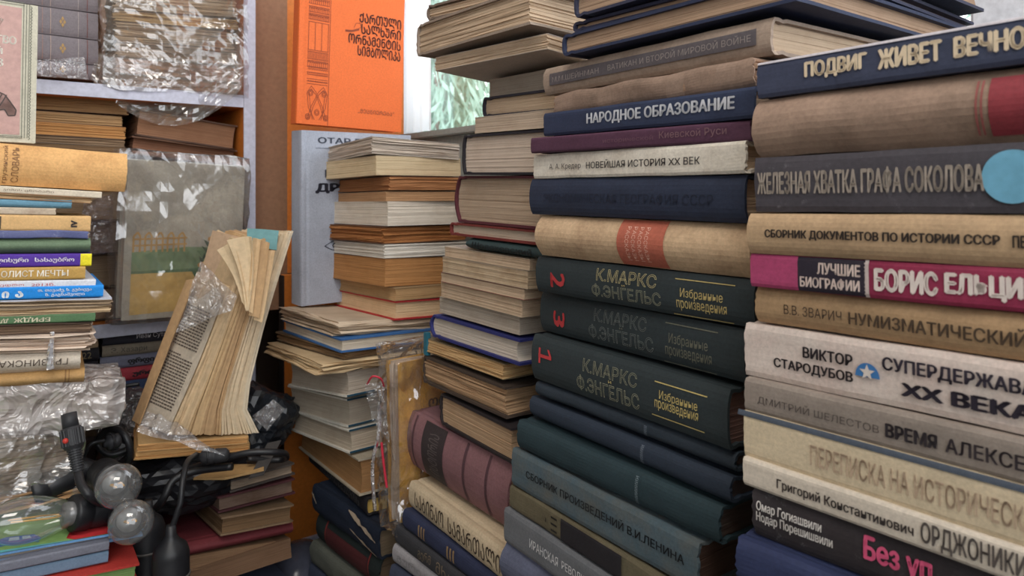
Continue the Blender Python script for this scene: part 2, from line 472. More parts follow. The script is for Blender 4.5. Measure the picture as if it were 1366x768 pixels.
        for x in (32, 35, 38): mark(root, g, 'line', [(X(x), Y(186)), (X(x), Y(10))], (104, 104, 92), 'front', 'border_line', .0003, .0006)
        for y in (186, 184, 12, 9): mark(root, g, 'line', [(X(-120), Y(y)), (X(33), Y(y))], (104, 104, 92), 'front', 'border_line', .0003, .0006)
        bm = bmesh.new()
        for k in range(44):
            q = line_bm([(X(39.2) * D, Y(12 + k * 4) * H), (X(41) * D, Y(14 + k * 4) * H), (X(39.2) * D, Y(16 + k * 4) * H)], .0003); me = bpy.data.meshes.new('t'); q.to_mesh(me); q.free(); bm.from_mesh(me); bpy.data.meshes.remove(me)
        place(bm, 'front', g, 0, 1, 0, 1, 0, .0005); link_bm('border_line', bm, plain((104, 104, 92), .6, 0, 'print'), root)
        for body, x0, x1, y0, y1 in (('СТВО', -4, 25, 65, 54), ('ЕЙ', -3, 11, 79, 69), ('ОВ', -6, 12, 95, 84)):
            mark(root, g, 'text', body, X(x0), X(x1), Y(y0), Y(y1), (240, 232, 220), {'face': 'front', 'bold': .04})
        mark(root, g, 'poly', [(X(-6), Y(40)), (X(3), Y(30)), (X(12), Y(34)), (X(8), Y(42)), (X(2), Y(40)), (X(-2), Y(45))], (240, 232, 220), 'front', 'emblem')
        A = [(-8, 128), (3, 126), (14, 131), (20, 140), (26, 150), (25, 157), (18, 158), (14, 150), (6, 152), (-8, 152)]
        mark(root, g, 'poly', [(X(x), Y(y)) for x, y in A], (150, 120, 110), 'front', 'engraved_picture')
        for o in (0, 5, 10, 15): mark(root, g, 'line', [(X(-8 + o), Y(150)), (X(-3 + o), Y(140)), (X(1 + o), Y(131))], (86, 70, 66), 'front', 'engraved_line', .0006, .0007)
        mark(root, g, 'line', [(X(x), Y(y)) for x, y in A], (80, 66, 62), 'front', 'engraved_line', .0006, .0008)
    elif typ == 'farm':
        def pg(pts, col, n, lift=.0003): mark(root, g, 'poly', pts, col, 'back', n, 0, lift)
        pg([(.06, .03), (.97, .05), (.97, .31), (.06, .31)], (204, 168, 96), 'printed_ground')
        pg([(.06, .30), (.6, .31), (.8, .38), (.97, .5), (.97, .10), (.8, .14), (.62, .2), (.55, .29), (.06, .285)], (84, 112, 76), 'printed_bush', .0005)
        pg([(.06, .285), (.97, .29), (.97, .44), (.5, .45), (.06, .42)], (116, 136, 98), 'printed_field', .0004)
        for k in range(5):
            x = .07 + k * .09
            mark(root, g, 'line', [(x, .42), (x, .52), (x + .03, .545), (x + .05, .52), (x + .05, .42)], (186, 146, 88), 'back', 'printed_fence', .0013, .0006)
        for y in (.46, .50): mark(root, g, 'line', [(.06, y), (.5, y + .01)], (186, 146, 88), 'back', 'printed_fence', .0012, .0006)
        R = random.Random(8)
        for k in range(26):
            x, y = R.uniform(.6, .95), R.uniform(.14, .46)
            pg([(x, y), (x + R.uniform(-.05, .05), y + .05), (x + .03, y + .02)], (58, 78, 58), 'printed_leaf', .0007)
        for (x, y, r) in ((.74, .50, .05), (.66, .33, .05), (.84, .33, .04)):
            pg([(x + r * 1.3 * math.cos(t * .7), y + r * .45 * math.sin(t * .7)) for t in range(9)], (190, 142, 84), 'printed_haystack', .0008)
def fill(P, z_bottom, n, cols, group, o='S1', dL=0):
    """plain books that carry a stack below what the photograph shows"""
    R = random.Random(int(P[0] * 1000))
    top = P[2] - .001 - .004 * (abs(P[4]) + abs(P[5]))
    t = (top - z_bottom) / n
    for k in range(n):
        q = (P[0] + R.uniform(-.004, .004), P[1] + R.uniform(-.004, .004), top - t * (k + 1), P[3] + R.uniform(-2, 2), 0, 0, P[6] + dL, P[7], t - .0004)
        nth = ('first', 'second', 'third', 'fourth', 'fifth', 'sixth', 'seventh', 'eighth', 'ninth', 'tenth')[k]
        book('book', nth + ' of the plain hidden books under the stack ' + group, q, o, 'hard', cols[k % len(cols)], (150, 128, 104), (), 'plain books at the foot of the stack ' + group)

# ------------------------------------------------------------------ room
RM = Matrix(((EB.x, EA.x, 0, 0), (EB.y, EA.y, 0, 0), (0, 0, 1, 0), (0, 0, 0, 1)))
def slab(name, q0, q1, p0, p1, z0, z1, mat, parent=None, bev=0, kind=None):
    bm = bmesh.new()
    if parent is None:
        box(bm, q0, q1, p0, p1, z0, z1, bev); o = link_bm(name, bm, mat); o.matrix_world = RM
    else:
        box(bm, q0, q1, p0, p1, z0, z1, bev); o = link_bm(name, bm, mat, parent)
    if kind: o['kind'] = kind
    return o
m_wall = plain((176, 180, 178), .8, 0, 'painted_wall'); m_sill = plain((150, 160, 158), .6, 0, 'painted_sill')
m_frame = plain((226, 228, 236), .4, 0, 'white_frame'); m_floor = plain((96, 92, 88), .7, 0, 'stone_floor')
slab('floor', -1.3, .80, -1.6, 1.6, FLOOR - .05, FLOOR, m_floor, kind='structure')
slab('ceiling', -1.3, .80, -1.3, 1.6, 1.45, 1.5, m_wall, kind='structure')
slab('wall_left', -1.34, -1.3, -1.3, 1.6, FLOOR, 1.45, m_wall, kind='structure')
slab('wall_back', -1.3, .80, 1.50, 1.56, FLOOR, 1.45, plain((116, 100, 88), .8, 0, 'painted_wall'), kind='structure')
wr = slab('wall_right', .66, .74, -1.3, 1.5, FLOOR, .095, m_sill, kind='structure')
slab('wall_window_top', .66, .74, -1.3, 1.5, 1.0, 1.45, m_wall, kind='structure').name = 'wall_right_top'
slab('trim_1', .645, .74, -.52, 1.30, .095, .107, m_sill, bev=.002, kind='structure')
slab('wall_right_near', .66, .74, -1.3, -.5, .095, 1.0, m_wall, kind='structure')
slab('wall_right_far', .66, .74, 1.30, 1.5, .107, 1.0, m_frame, kind='structure')
slab('front_light_block', -1.3, .80, -1.36, -1.3, FLOOR, .12, m_wall, kind='structure')  # unseen low wall added to keep daylight off the lower stacks
win = bpy.data.objects.new('window_1', None); S.collection.objects.link(win); win.matrix_world = RM; win['kind'] = 'structure'
for (a, b_) in ((1.24, 1.30), (.13, .245), (-.5, -.43)): slab('window_frame', .672, .722, a, b_, .107, 1.0, m_frame, win, .003)
slab('window_rail', .674, .720, -.5, 1.30, .96, 1.0, m_frame, win, .003)
for (a, b_) in ((.245, 1.24), (-.43, .13)): slab('window_pane', .698, .700, a, b_, .107, .96, thin_glass(), win)

V = []; F = []
for i in range(41):
    p = 1.135 + .15 * i / 40
    for j in range(9): V.append((.672 + .008 * math.sin(i * .9) * (1 - .03 * j), p, .112 + .86 * j / 8))
for i in range(40):
    for j in range(8): a = i * 9 + j; F.append((a, a + 9, a + 10, a + 1))
mc = bpy.data.materials.new('bright_frame_film'); mc.use_nodes = True; nt = mc.node_tree; nt.nodes.clear()
o_ = nt.nodes.new('ShaderNodeOutputMaterial'); t_ = nt.nodes.new('ShaderNodeBsdfTranslucent'); t_.inputs[0].default_value = (.93, .94, .96, 1)
d_ = nt.nodes.new('ShaderNodeBsdfDiffuse'); d_.inputs[0].default_value = (.9, .9, .92, 1); x_ = nt.nodes.new('ShaderNodeMixShader'); x_.inputs[0].default_value = .3
nt.links.new(t_.outputs[0], x_.inputs[1]); nt.links.new(d_.outputs[0], x_.inputs[2]); nt.links.new(x_.outputs[0], o_.inputs[0])
cu = link_mesh('bright_frame_sheet', V, F, mc, None, True); cu.matrix_world = RM; tag(cu, 'added translucent sheet standing in for the glaring white window frame beside the orange album', 'bright_frame_sheet')  # sheet added to catch skylight, standing in for the glaring white frame

# tree outside the window
def tree(name, label, q, p, h, w, seed, col):
    R = random.Random(seed); c = room(p, q, -1.2)
    t = thing(name, Matrix.Translation(c), label, 'tree', 'trees outside the window')
    bm = bmesh.new(); tube(bm, [(0, 0, 0), (.02, .01, h * .5), (0, 0, h)], lambda s: .07 * (1.05 - s), 8); link_bm('trunk', bm, plain((132, 112, 92), .8, 0, 'bark'), t)
    V = []; F = []
    for k in range(210):                                        # drooping sprays of narrow leaves
        a = R.uniform(0, 6.283); z0 = R.uniform(.15, .98) * h; r = w * (1.1 - z0 / h) + .1
        d = Vector((math.cos(a), math.sin(a), 0))
        for m in range(26):
            s = R.uniform(.15, 1); b0 = d * r * s + Vector((R.gauss(0, .05), R.gauss(0, .05), z0 - s * s * r * .45 + R.gauss(0, .04)))
            ln = Vector((R.gauss(0, .05), R.gauss(0, .05), -R.uniform(.08, .2))) + d * .05; sd = Vector((R.gauss(0, 1), R.gauss(0, 1), R.gauss(0, .4))).normalized() * .017
            n = len(V); V += [b0, b0 + ln * .5 + sd, b0 + ln, b0 + ln * .5 - sd]; F.append((n, n + 1, n + 2, n + 3))
    o = link_mesh('foliage', V, F, plain(col, .5, 0, 'leaves'), t); o['kind'] = 'stuff'
tree('conifer_tree', 'green conifer with hanging sprays just outside the window', 2.58, 4.25, 3.4, .62, 3, (158, 192, 174))
tree('conifer_tree', 'paler green tree farther off behind the window conifer', 4.5, 7.1, 4.2, .95, 5, (196, 216, 206))
tree('conifer_tree', 'conifer outside, nearest to the right end of the window', 3.0, -.3, 3.2, .8, 11, (158, 192, 174))
tree('conifer_tree', 'tall conifer outside, second from the right end of the window', 4.6, 1.2, 3.8, 1.0, 13, (170, 200, 184))
tree('conifer_tree', 'pale conifer outside the middle of the window', 3.4, 2.4, 3.0, .8, 17, (150, 186, 166))

# ------------------------------------------------------------------ shelving
m_lam = plain((206, 120, 48), .5, 0, 'orange_laminate'); m_edge = plain((188, 190, 206), .5, 0, 'white_edging'); m_in = plain((132, 92, 62), .7, 0, 'brown_board')
sh = thing('bookshelf', RM @ Matrix.Translation((.36, 1.15, FLOOR)), 'orange laminate bookshelf with pale grey edged boards and post', 'bookshelf')
def sp(name, q0, q1, p0, p1, z0, z1, mat, bev=0): return slab(name, q0 - .36, q1 - .36, p0 - 1.15, p1 - 1.15, z0 - FLOOR, z1 - FLOOR, mat, sh, bev)
for z in (.151, -.188, -.565):
    sp('shelf_board', -.7, .343, 1.152, 1.47, z - .019, z, m_lam); sp('board_edging', -.7, .343, 1.149, 1.152, z - .019, z, m_edge)
sp('side_panel', .3435, .3615, 1.152, 1.47, FLOOR, 1.2, m_lam); sp('panel_edging', .3435, .3615, 1.149, 1.152, FLOOR, 1.2, m_edge)
sp('side_panel', -.718, -.70, 1.152, 1.47, FLOOR, 1.2, m_lam); sp('back_panel', -.7, .3435, 1.472, 1.480, FLOOR, 1.2, m_in)
cb = thing('cabinet', RM @ Matrix.Translation((.42, 1.17, FLOOR)), 'orange and brown cabinet behind the grey upright book', 'cabinet')
def cp(name, q0, q1, p0, p1, z0, z1, mat): return slab(name, q0 - .42, q1 - .42, p0 - 1.17, p1 - 1.17, z0 - FLOOR, z1 - FLOOR, mat, cb)
cp('brown_panel', .364, .431, 1.20, 1.218, -.20, 1.2, plain((140, 104, 78), .6, 0, 'brown_laminate'))
cp('orange_panel', .4145, .655, 1.17, 1.188, -.585, -.14, m_lam)
cp('orange_panel', .431, .655, 1.20, 1.218, -.14, 1.2, m_lam)
cp('plinth', .4145, .655, 1.165, 1.188, FLOOR, -.585, m_edge)
cp('panel_edging', .4125, .4145, 1.168, 1.188, -.585, -.14, plain((44, 38, 36), .6, 0, 'dark_edging'))
cp('cabinet_side', .364, .378, 1.20, 1.46, FLOOR, -.2, plain((40, 36, 34), .7, 0, 'dark_board'))

# ------------------------------------------------------------------ the books
book('hardback_book', 'navy hardback lying topmost on the middle stack', (0.1744, 0.4026, 0.1384, 37.7, -0.397, 0.0, 0.205, 0.24, 0.0194), 'O2', 'hard', (58, 60, 80), (172, 144, 120), (), group='books in the middle stack', wear=0.3)
book('hardback_book', 'thin dark blue hardback lying second from the top of the middle stack', (0.1783, 0.4158, 0.128, 39.06, -0.052, 0.0, 0.205, 0.25, 0.008), 'O2', 'hard', (60, 62, 84), (172, 144, 120), (), group='books in the middle stack', wear=0.3)
book('hardback_book', 'blue edged hardback lying on the dark panelled fabric book', (0.1643, 0.4097, 0.1097, 37.24, -0.4325, 0.0, 0.205, 0.25, 0.017), 'O2', 'hard', (50, 58, 84), (172, 144, 120), (), group='books in the middle stack', wear=0.3)
book('hardback_book', 'worn tan hardback with dark lettered panel along its spine', (0.1548, 0.4253, 0.0821, 35.04, -0.0523, 0.0, 0.2239, 0.235, 0.0227), 'S1', 'hard', (168, 148, 132), (196, 172, 146), [('band', 0.0465, 0.9561, 0.3, 0.74, (96, 90, 94), 'spine', 'title_panel'), ('text', 'М.М.ШЕЙНМАН', 0.0647, 0.3223, 0.4, 0.64, (150, 140, 136)), ('text', 'ВАТИКАН И ВТОРОЙ МИРОВОЙ ВОЙНЕ', 0.3676, 0.9394, 0.42, 0.66, (150, 140, 136))], group='books in the middle stack', wear=1.0, stain=0.5)
book('worn_book', 'ragged brown book with frayed cloth above the blue lettered book', (0.1449, 0.4262, 0.0633, 33.78, -0.1724, 0.0, 0.1992, 0.14, 0.0174), 'S1', 'rag', (150, 126, 110), (160, 130, 108), (), group='books in the middle stack', wear=2.5, wob=0.0012, stain=0.6)
book('hardback_book', 'navy book with white slanted capitals in the middle stack', (0.1434, 0.4218, 0.0434, 35.09, 0.5856, 0.0, 0.2043, 0.14, 0.0187), 'S1', 'flat', (52, 62, 88), (196, 172, 146), [('text', 'НАРОДНОЕ ОБРАЗОВАНИЕ', 0.267, 0.9347, 0.27, 0.78, (214, 216, 222), {'bold': 0.045})], group='books in the middle stack', wear=0.4)
book('hardback_book', 'thin plum book with faded script just above the white lettered spine', (0.1426, 0.426, 0.0301, 38.51, 0.3108, 0.0, 0.2044, 0.14, 0.0125), 'S1', 'flat', (88, 56, 76), (196, 172, 146), [('text', 'Киевской Руси', 0.6618, 0.9208, 0.3, 0.8, (128, 98, 104)), ('text', 'исторической', 0.4054, 0.6364, 0.3, 0.62, (110, 78, 92))], group='books in the middle stack', wear=0.4)
book('hardback_book', 'white spined book with grey capitals in the middle stack', (0.14, 0.4267, 0.0107, 36.22, -0.0254, 0.0, 0.2068, 0.14, 0.0196), 'S1', 'flat', (232, 224, 210), (196, 172, 146), [('text', 'А. А. Кредер', 0.1072, 0.2909, 0.3, 0.58, (70, 66, 66)), ('text', 'НОВЕЙШАЯ ИСТОРИЯ XX ВЕК', 0.3197, 0.8389, 0.33, 0.66, (74, 70, 70), {'bold': 0.015})], group='books in the middle stack', wear=0.8, stain=0.35, stain_col=(130, 100, 70))
book('hardback_book', 'thick navy book with blind stamped title below the white spine', (0.1398, 0.428, -0.0193, 36.73, 0.0746, 0.0, 0.2097, 0.14, 0.0293), 'S1', 'hard', (46, 54, 74), (196, 172, 146), [('text', 'ЭКОНОМИЧЕСКАЯ ГЕОГРАФИЯ СССР', 0.0947, 0.8924, 0.34, 0.6, (30, 38, 56))], group='books in the middle stack', wear=0.3)
book('hardback_book', 'tan cloth book with a red label band across its spine', (0.1422, 0.4262, -0.0531, 37.44, -0.0105, 0.0, 0.2034, 0.14, 0.033), 'S1', 'round', (206, 176, 142), (196, 172, 146), [('band', 0.4616, 0.6736, 0.01, 0.99, (186, 104, 84), 'spine', 'title_label'), ('text', 'РАССКАЗЫ', 0.5014, 0.5192, 0.12, 0.85, (222, 176, 158), {'rot': -90}), ('text', 'РАССКАЗЫ', 0.5315, 0.5489, 0.12, 0.85, (222, 176, 158), {'rot': -90}), ('text', 'РАССКАЗЫ', 0.561, 0.5781, 0.12, 0.85, (222, 176, 158), {'rot': -90}), ('text', 'РАССКАЗЫ', 0.5899, 0.6067, 0.12, 0.85, (222, 176, 158), {'rot': -90})], group='books in the middle stack', wear=0.5, stain=0.5, stain_col=(120, 84, 60))
book('hardback_book', 'black green book with red figure two and gold outlined lettering', (0.1453, 0.4274, -0.0829, 36.48, -0.2592, 0.0, 0.2109, 0.14, 0.0291), 'S1', 'hard', (48, 57, 60), (120, 92, 84), [('text', '2', 0.0948, 0.179, 0.2, 0.62, (196, 66, 70), {'rot': -90, 'bold': 0.03}), ('text', 'К.МАРКС', 0.3511, 0.6342, 0.56, 0.88, (196, 184, 136), {'out': 0.015}), ('text', 'и', 0.4779, 0.4922, 0.5, 0.54, (196, 176, 116)), ('text', 'Ф.ЭНГЕЛЬС', 0.3276, 0.6534, 0.14, 0.48, (146, 146, 122), {'out': 0.015}), ('text', 'Избранные', 0.7338, 0.8951, 0.4, 0.66, (196, 176, 116)), ('text', 'произведения', 0.7187, 0.9084, 0.14, 0.38, (196, 176, 116)), ('band', 0.7095, 0.9345, 0.84, 0.86, (196, 176, 116), 'spine', 'rule'), ('band', 0.6973, 0.9241, 0.02, 0.04, (196, 176, 116), 'spine', 'rule')], group='books in the middle stack', wear=0.25, stain=0.2)
book('hardback_book', 'black green book with red figure three and dull grey lettering', (0.1421, 0.4354, -0.1181, 33.8, -0.3414, 0.0, 0.2119, 0.14, 0.0331), 'S1', 'hard', (48, 57, 60), (120, 92, 84), [('text', '3', 0.0922, 0.164, 0.2, 0.6, (196, 66, 70), {'rot': -90, 'bold': 0.03}), ('text', 'К.МАРКС', 0.3369, 0.6059, 0.56, 0.86, (108, 114, 110), {'out': 0.015}), ('text', 'и', 0.4736, 0.4889, 0.5, 0.54, (112, 112, 98)), ('text', 'Ф.ЭНГЕЛЬС', 0.3072, 0.6372, 0.14, 0.48, (108, 114, 110), {'out': 0.015}), ('text', 'Избранные', 0.7076, 0.8677, 0.4, 0.66, (112, 112, 98)), ('text', 'произведения', 0.6911, 0.8821, 0.14, 0.38, (112, 112, 98)), ('band', 0.6878, 0.902, 0.84, 0.86, (112, 112, 98), 'spine', 'rule'), ('band', 0.6745, 0.8907, 0.02, 0.04, (112, 112, 98), 'spine', 'rule')], group='books in the middle stack', wear=0.25, stain=0.2)
book('hardback_book', 'black green book with red figure one, lowest of the numbered three', (0.132, 0.4367, -0.1596, 34.47, 0.2074, 0.0, 0.204, 0.14, 0.0375), 'S1', 'hard', (48, 57, 60), (120, 92, 84), [('poly', [(0.0525, 0.42), (0.0645, 0.42), (0.0645, 0.76), (0.0525, 0.76)], (196, 66, 70), 'spine', 'lettering', 0, 0.0005), ('poly', [(0.0525, 0.5526), (0.1379, 0.5526), (0.1379, 0.6274), (0.0525, 0.6274)], (196, 66, 70), 'spine', 'lettering', 0, 0.0005), ('poly', [(0.1379, 0.624), (0.1242, 0.624), (0.1089, 0.76), (0.1208, 0.76)], (196, 66, 70), 'spine', 'lettering', 0, 0.0005), ('text', 'К.МАРКС', 0.3323, 0.6192, 0.55, 0.82, (146, 146, 122), {'out': 0.015}), ('text', 'и', 0.4744, 0.4903, 0.48000000000000004, 0.53, (206, 186, 120)), ('text', 'Ф.ЭНГЕЛЬС', 0.297, 0.63, 0.14, 0.46, (146, 146, 122), {'out': 0.015}), ('text', 'Избранные', 0.7244, 0.8871, 0.46, 0.66, (206, 186, 120)), ('text', 'произведения', 0.7039, 0.8901, 0.28, 0.47, (206, 186, 120)), ('band', 0.7005, 0.9227, 0.78, 0.8, (206, 186, 120), 'spine', 'rule'), ('band', 0.6867, 0.9109, 0.16, 0.18, (206, 186, 120), 'spine', 'rule')], group='books in the middle stack', wear=0.25, stain=0.2)
book('hardback_book', 'thin slate blue book directly under the numbered volumes', (0.1378, 0.4393, -0.1737, 35.31, 0.2083, 0.0, 0.2042, 0.14, 0.0117), 'S1', 'hard', (48, 58, 68), (96, 80, 74), [('text', 'иииии', 0.6247, 0.6388, 0.15, 0.75, (110, 120, 132), {'rot': -90})], group='books in the middle stack', wear=0.8, stain=0.2)
book('hardback_book', 'dark blue cloth book second below the numbered volumes', (0.1341, 0.4377, -0.1929, 34.42, 0.2085, 0.0, 0.2111, 0.14, 0.0159), 'S1', 'hard', (44, 54, 68), (84, 72, 70), [('text', 'ииииииии', 0.6364, 0.6503, 0.1, 0.9, (116, 126, 138), {'rot': -90})], group='books in the middle stack', wear=0.8, stain=0.2)
book('hardback_book', 'dark teal cloth book lying on the grey blue titled book', (0.1282, 0.4397, -0.2196, 36.14, 0.0353, 0.0, 0.2109, 0.14, 0.0235), 'S1', 'hard', (42, 60, 66), (80, 66, 60), [('text', 'ииииииии', 0.6634, 0.6769, 0.1, 0.9, (116, 130, 136), {'rot': -90})], group='books in the middle stack', wear=1.0, stain=0.2)
book('hardback_book', 'grey blue book with long dark title and brown worn edge', (0.1178, 0.4491, -0.2539, 35.55, 0.2778, 0.0, 0.2038, 0.14, 0.0313), 'S1', 'flat', (80, 96, 104), (84, 62, 52), [('text', 'СБОРНИК ПРОИЗВЕДЕНИЙ В.И.ЛЕНИНА', 0.1119, 0.9459, 0.4, 0.68, (38, 42, 46), {'bold': 0.015})], group='books in the middle stack', wear=1.0, stain=0.4, stain_col=(120, 104, 78))
book('hardback_book', 'olive brown spined book with black panel and black emblem', (0.1104, 0.4536, -0.2753, 34.38, 0.4908, 0.0, 0.1996, 0.14, 0.0193), 'S1', 'flat', (104, 96, 76), (120, 100, 84), [('band', 0.3646, 0.709, 0.06, 0.94, (40, 38, 42), 'spine', 'title_panel'), ('text', 'ф', 0.2672, 0.2871, 0.2, 0.8, (38, 36, 34), {'rot': 90, 'bold': 0.07}), ('band', 0.3019, 0.3408, 0.2, 0.28, (38, 36, 34), 'spine', 'emblem'), ('band', 0.3019, 0.3408, 0.46, 0.54, (38, 36, 34), 'spine', 'emblem'), ('band', 0.3019, 0.3408, 0.72, 0.8, (38, 36, 34), 'spine', 'emblem')], group='books in the middle stack', wear=1.2, stain=0.4)
book('hardback_book', 'mid grey book with white capitals at the bottom edge', (0.1074, 0.4552, -0.3052, 34.91, 0.4091, 0.0, 0.2, 0.14, 0.0289), 'S1', 'flat', (110, 112, 116), (196, 172, 146), [('text', 'ИРАНСКАЯ', 0.1915, 0.3793, 0.36, 0.62, (214, 214, 214)), ('text', 'РЕВОЛЮЦИЯ', 0.4026, 0.6188, 0.36, 0.62, (214, 214, 214))], group='books in the middle stack', wear=0.3)
book('hardback_book', 'ribbed blue grey cloth book at the very bottom of the middle stack', (0.1164, 0.456, -0.3414, 38.36, 0.1416, 0.0, 0.2052, 0.14, 0.0364), 'S1', 'round', (92, 96, 116), (196, 172, 146), (), group='books in the middle stack', wear=0.6, stain=0.5)
book('hardback_book', 'dark blue book with cream capitals topmost on the right stack', (0.2571, 0.2307, 0.0537, 36.38, -0.6078, 0.0, 0.2044, 0.14, 0.0194), 'S1', 'flat', (66, 72, 94), (200, 190, 184), [('text', 'ПОДВИГ', 0.1419, 0.3035, 0.3, 0.8, (228, 208, 178), {'bold': 0.068}), ('text', 'ЖИВЕТ', 0.3282, 0.4681, 0.3, 0.8, (228, 208, 178), {'bold': 0.068}), ('text', 'ВЕЧНО', 0.4906, 0.6255, 0.3, 0.8, (228, 208, 178), {'bold': 0.068}), ('band', 0.0034, 0.6861, 0.93, 1.0, (200, 194, 200), 'spine', 'pale_top_edge')], group='books in the right stack', wear=0.4)  # pale band along the top of the lettered spine
book('hardback_book', 'stained brown cloth book with dark red block at the right', (0.258, 0.2315, 0.0215, 37.95, -0.7498, 0.0, 0.2054, 0.14, 0.0319), 'S1', 'round', (160, 134, 116), (196, 172, 146), [('band', 0.5625, 0.6888, 0.1, 0.88, (140, 54, 62), 'spine', 'red_block'), ('band', 0.5378, 0.542, 0.12, 0.86, (150, 84, 80), 'spine', 'stripe'), ('band', 0.5475, 0.5516, 0.12, 0.86, (150, 84, 80), 'spine', 'stripe')], group='books in the right stack', wear=1.2, stain=0.6)
book('hardback_book', 'charcoal book with tall grey capitals and a pale blue disc', (0.2571, 0.2324, -0.0081, 36.77, -0.8828, 0.0, 0.2042, 0.14, 0.0297), 'S1', 'flat', (78, 74, 80), (196, 172, 146), [('text', 'ЖЕЛЕЗНАЯ ХВАТКА ГРАФА СОКОЛОВА', 0.0128, 0.5564, 0.3, 0.74, (166, 154, 142), {'bold': 0.045}), ('disc', 0.6065, 0.52, 0.38, (112, 172, 200))], group='books in the right stack', wear=0.9, worn=0.5)
book('hardback_book', 'plain tan book with small bold black capitals in the right stack', (0.2562, 0.2338, -0.0303, 37.85, -1.1596, 0.0, 0.2048, 0.14, 0.022), 'S1', 'hard', (188, 158, 124), (196, 172, 146), [('text', 'СБОРНИК ДОКУМЕНТОВ ПО ИСТОРИИ СССР', 0.0557, 0.5968, 0.38, 0.62, (54, 46, 42), {'bold': 0.053}), ('text', 'ПЕР', 0.6178, 0.6535, 0.38, 0.62, (54, 46, 42), {'bold': 0.053})], group='books in the right stack', wear=0.3, stain=0.3)
book('hardback_book', 'crimson book with black panel and big white capitals', (0.2561, 0.2347, -0.0489, 36.84, -1.1354, 0.0, 0.2042, 0.14, 0.0181), 'S1', 'flat', (150, 50, 80), (196, 172, 146), [('band', 0.0001, 0.1404, 0.0, 1, (176, 72, 112), 'spine', 'pink_end'), ('band', 0.1404, 0.315, 0.01, 0.99, (48, 42, 54), 'spine', 'series_panel'), ('text', 'ЛУЧШИЕ', 0.1938, 0.3042, 0.53, 0.86, (216, 196, 186), {'bold': 0.045}), ('text', 'БИОГРАФИИ', 0.1467, 0.3024, 0.12, 0.45, (216, 196, 186), {'bold': 0.045}), ('band', 0.3132, 0.3239, 0.0, 1, (206, 190, 184), 'spine', 'stripe'), ('text', 'БОРИС', 0.3363, 0.4772, 0.2, 0.82, (228, 214, 206), {'bold': 0.07}), ('text', 'ЕЛЬЦИН', 0.4893, 0.6688, 0.2, 0.82, (228, 214, 206), {'bold': 0.07})], group='books in the right stack', wear=0.3)
book('hardback_book', 'tan book with thin dark capitals below the crimson book', (0.2564, 0.2345, -0.0697, 35.76, -1.0218, 0.0, 0.2049, 0.14, 0.0198), 'S1', 'hard', (178, 146, 110), (196, 172, 146), [('text', 'В.В. ЗВАРИЧ', 0.0922, 0.2508, 0.34, 0.6, (70, 56, 46)), ('text', 'НУМИЗМАТИЧЕСКИЙ', 0.2679, 0.6408, 0.3, 0.7, (84, 68, 54), {'bold': 0.03})], group='books in the right stack', wear=0.5, stain=0.4)
book('hardback_book', 'thick whitish book with black title and blue star emblem', (0.2528, 0.2385, -0.0998, 35.9, -1.1826, 0.0, 0.2055, 0.14, 0.0293), 'S1', 'flat', (214, 200, 190), (196, 172, 146), [('text', 'ВИКТОР', 0.1798, 0.3117, 0.54, 0.74, (44, 38, 42), {'bold': 0.045}), ('text', 'СТАРОДУБОВ', 0.0952, 0.3117, 0.24, 0.45, (44, 38, 42), {'bold': 0.045}), ('star', 0.3463, 0.5, 0.18, (62, 118, 176)), ('text', 'СУПЕРДЕРЖАВА', 0.3816, 0.6869, 0.54, 0.8, (52, 46, 58), {'bold': 0.045}), ('text', 'XX ВЕКА', 0.4223, 0.6856, 0.22, 0.45, (40, 34, 46), {'bold': 0.07})], group='books in the right stack', wear=1.0, stain=0.25, stain_col=(190, 140, 130))
book('hardback_book', 'grey brown book with thin and bold dark capitals', (0.2541, 0.2333, -0.1193, 37.21, -0.7461, 0.0, 0.2058, 0.14, 0.0182), 'S1', 'flat', (148, 136, 126), (196, 172, 146), [('text', 'ДМИТРИЙ ШЕЛЕСТОВ', 0.0437, 0.3617, 0.3, 0.6, (84, 76, 72)), ('text', 'ВРЕМЯ', 0.3752, 0.4863, 0.3, 0.66, (48, 42, 46), {'bold': 0.06}), ('text', 'АЛЕКСЕЯ', 0.5012, 0.671, 0.3, 0.66, (58, 50, 54), {'bold': 0.03})], group='books in the right stack', wear=0.6)
book('hardback_book', 'cream spined book with faded pinkish title in the right stack', (0.2539, 0.2331, -0.145, 37.41, -0.5826, 0.0, 0.2056, 0.14, 0.0252), 'S1', 'flat', (212, 194, 164), (196, 172, 146), [('text', 'ПЕРЕПИСКА НА ИСТОРИЧЕСКИЕ', 0.1938, 0.6858, 0.26, 0.68, (188, 164, 140), {'bold': 0.015}), ('band', -0.0168, 0.6858, 0.89, 1.0, (72, 80, 92), 'spine', 'top_edge_band')], group='books in the right stack', wear=0.3, stain=0.2)
book('hardback_book', 'pale ivory book with black mixed case lettering', (0.2539, 0.2311, -0.1604, 37.82, -0.4338, 0.0, 0.2059, 0.14, 0.0152), 'S1', 'flat', (208, 196, 180), (196, 172, 146), [('text', 'Григорий Константинович', 0.1022, 0.4351, 0.24, 0.66, (70, 62, 60), {'bold': 0.03}), ('text', 'ОРДЖОНИКИДЗЕ', 0.449, 0.7044, 0.12, 0.86, (88, 80, 76), {'bold': 0.03})], group='books in the right stack', wear=0.3, stain=0.2)
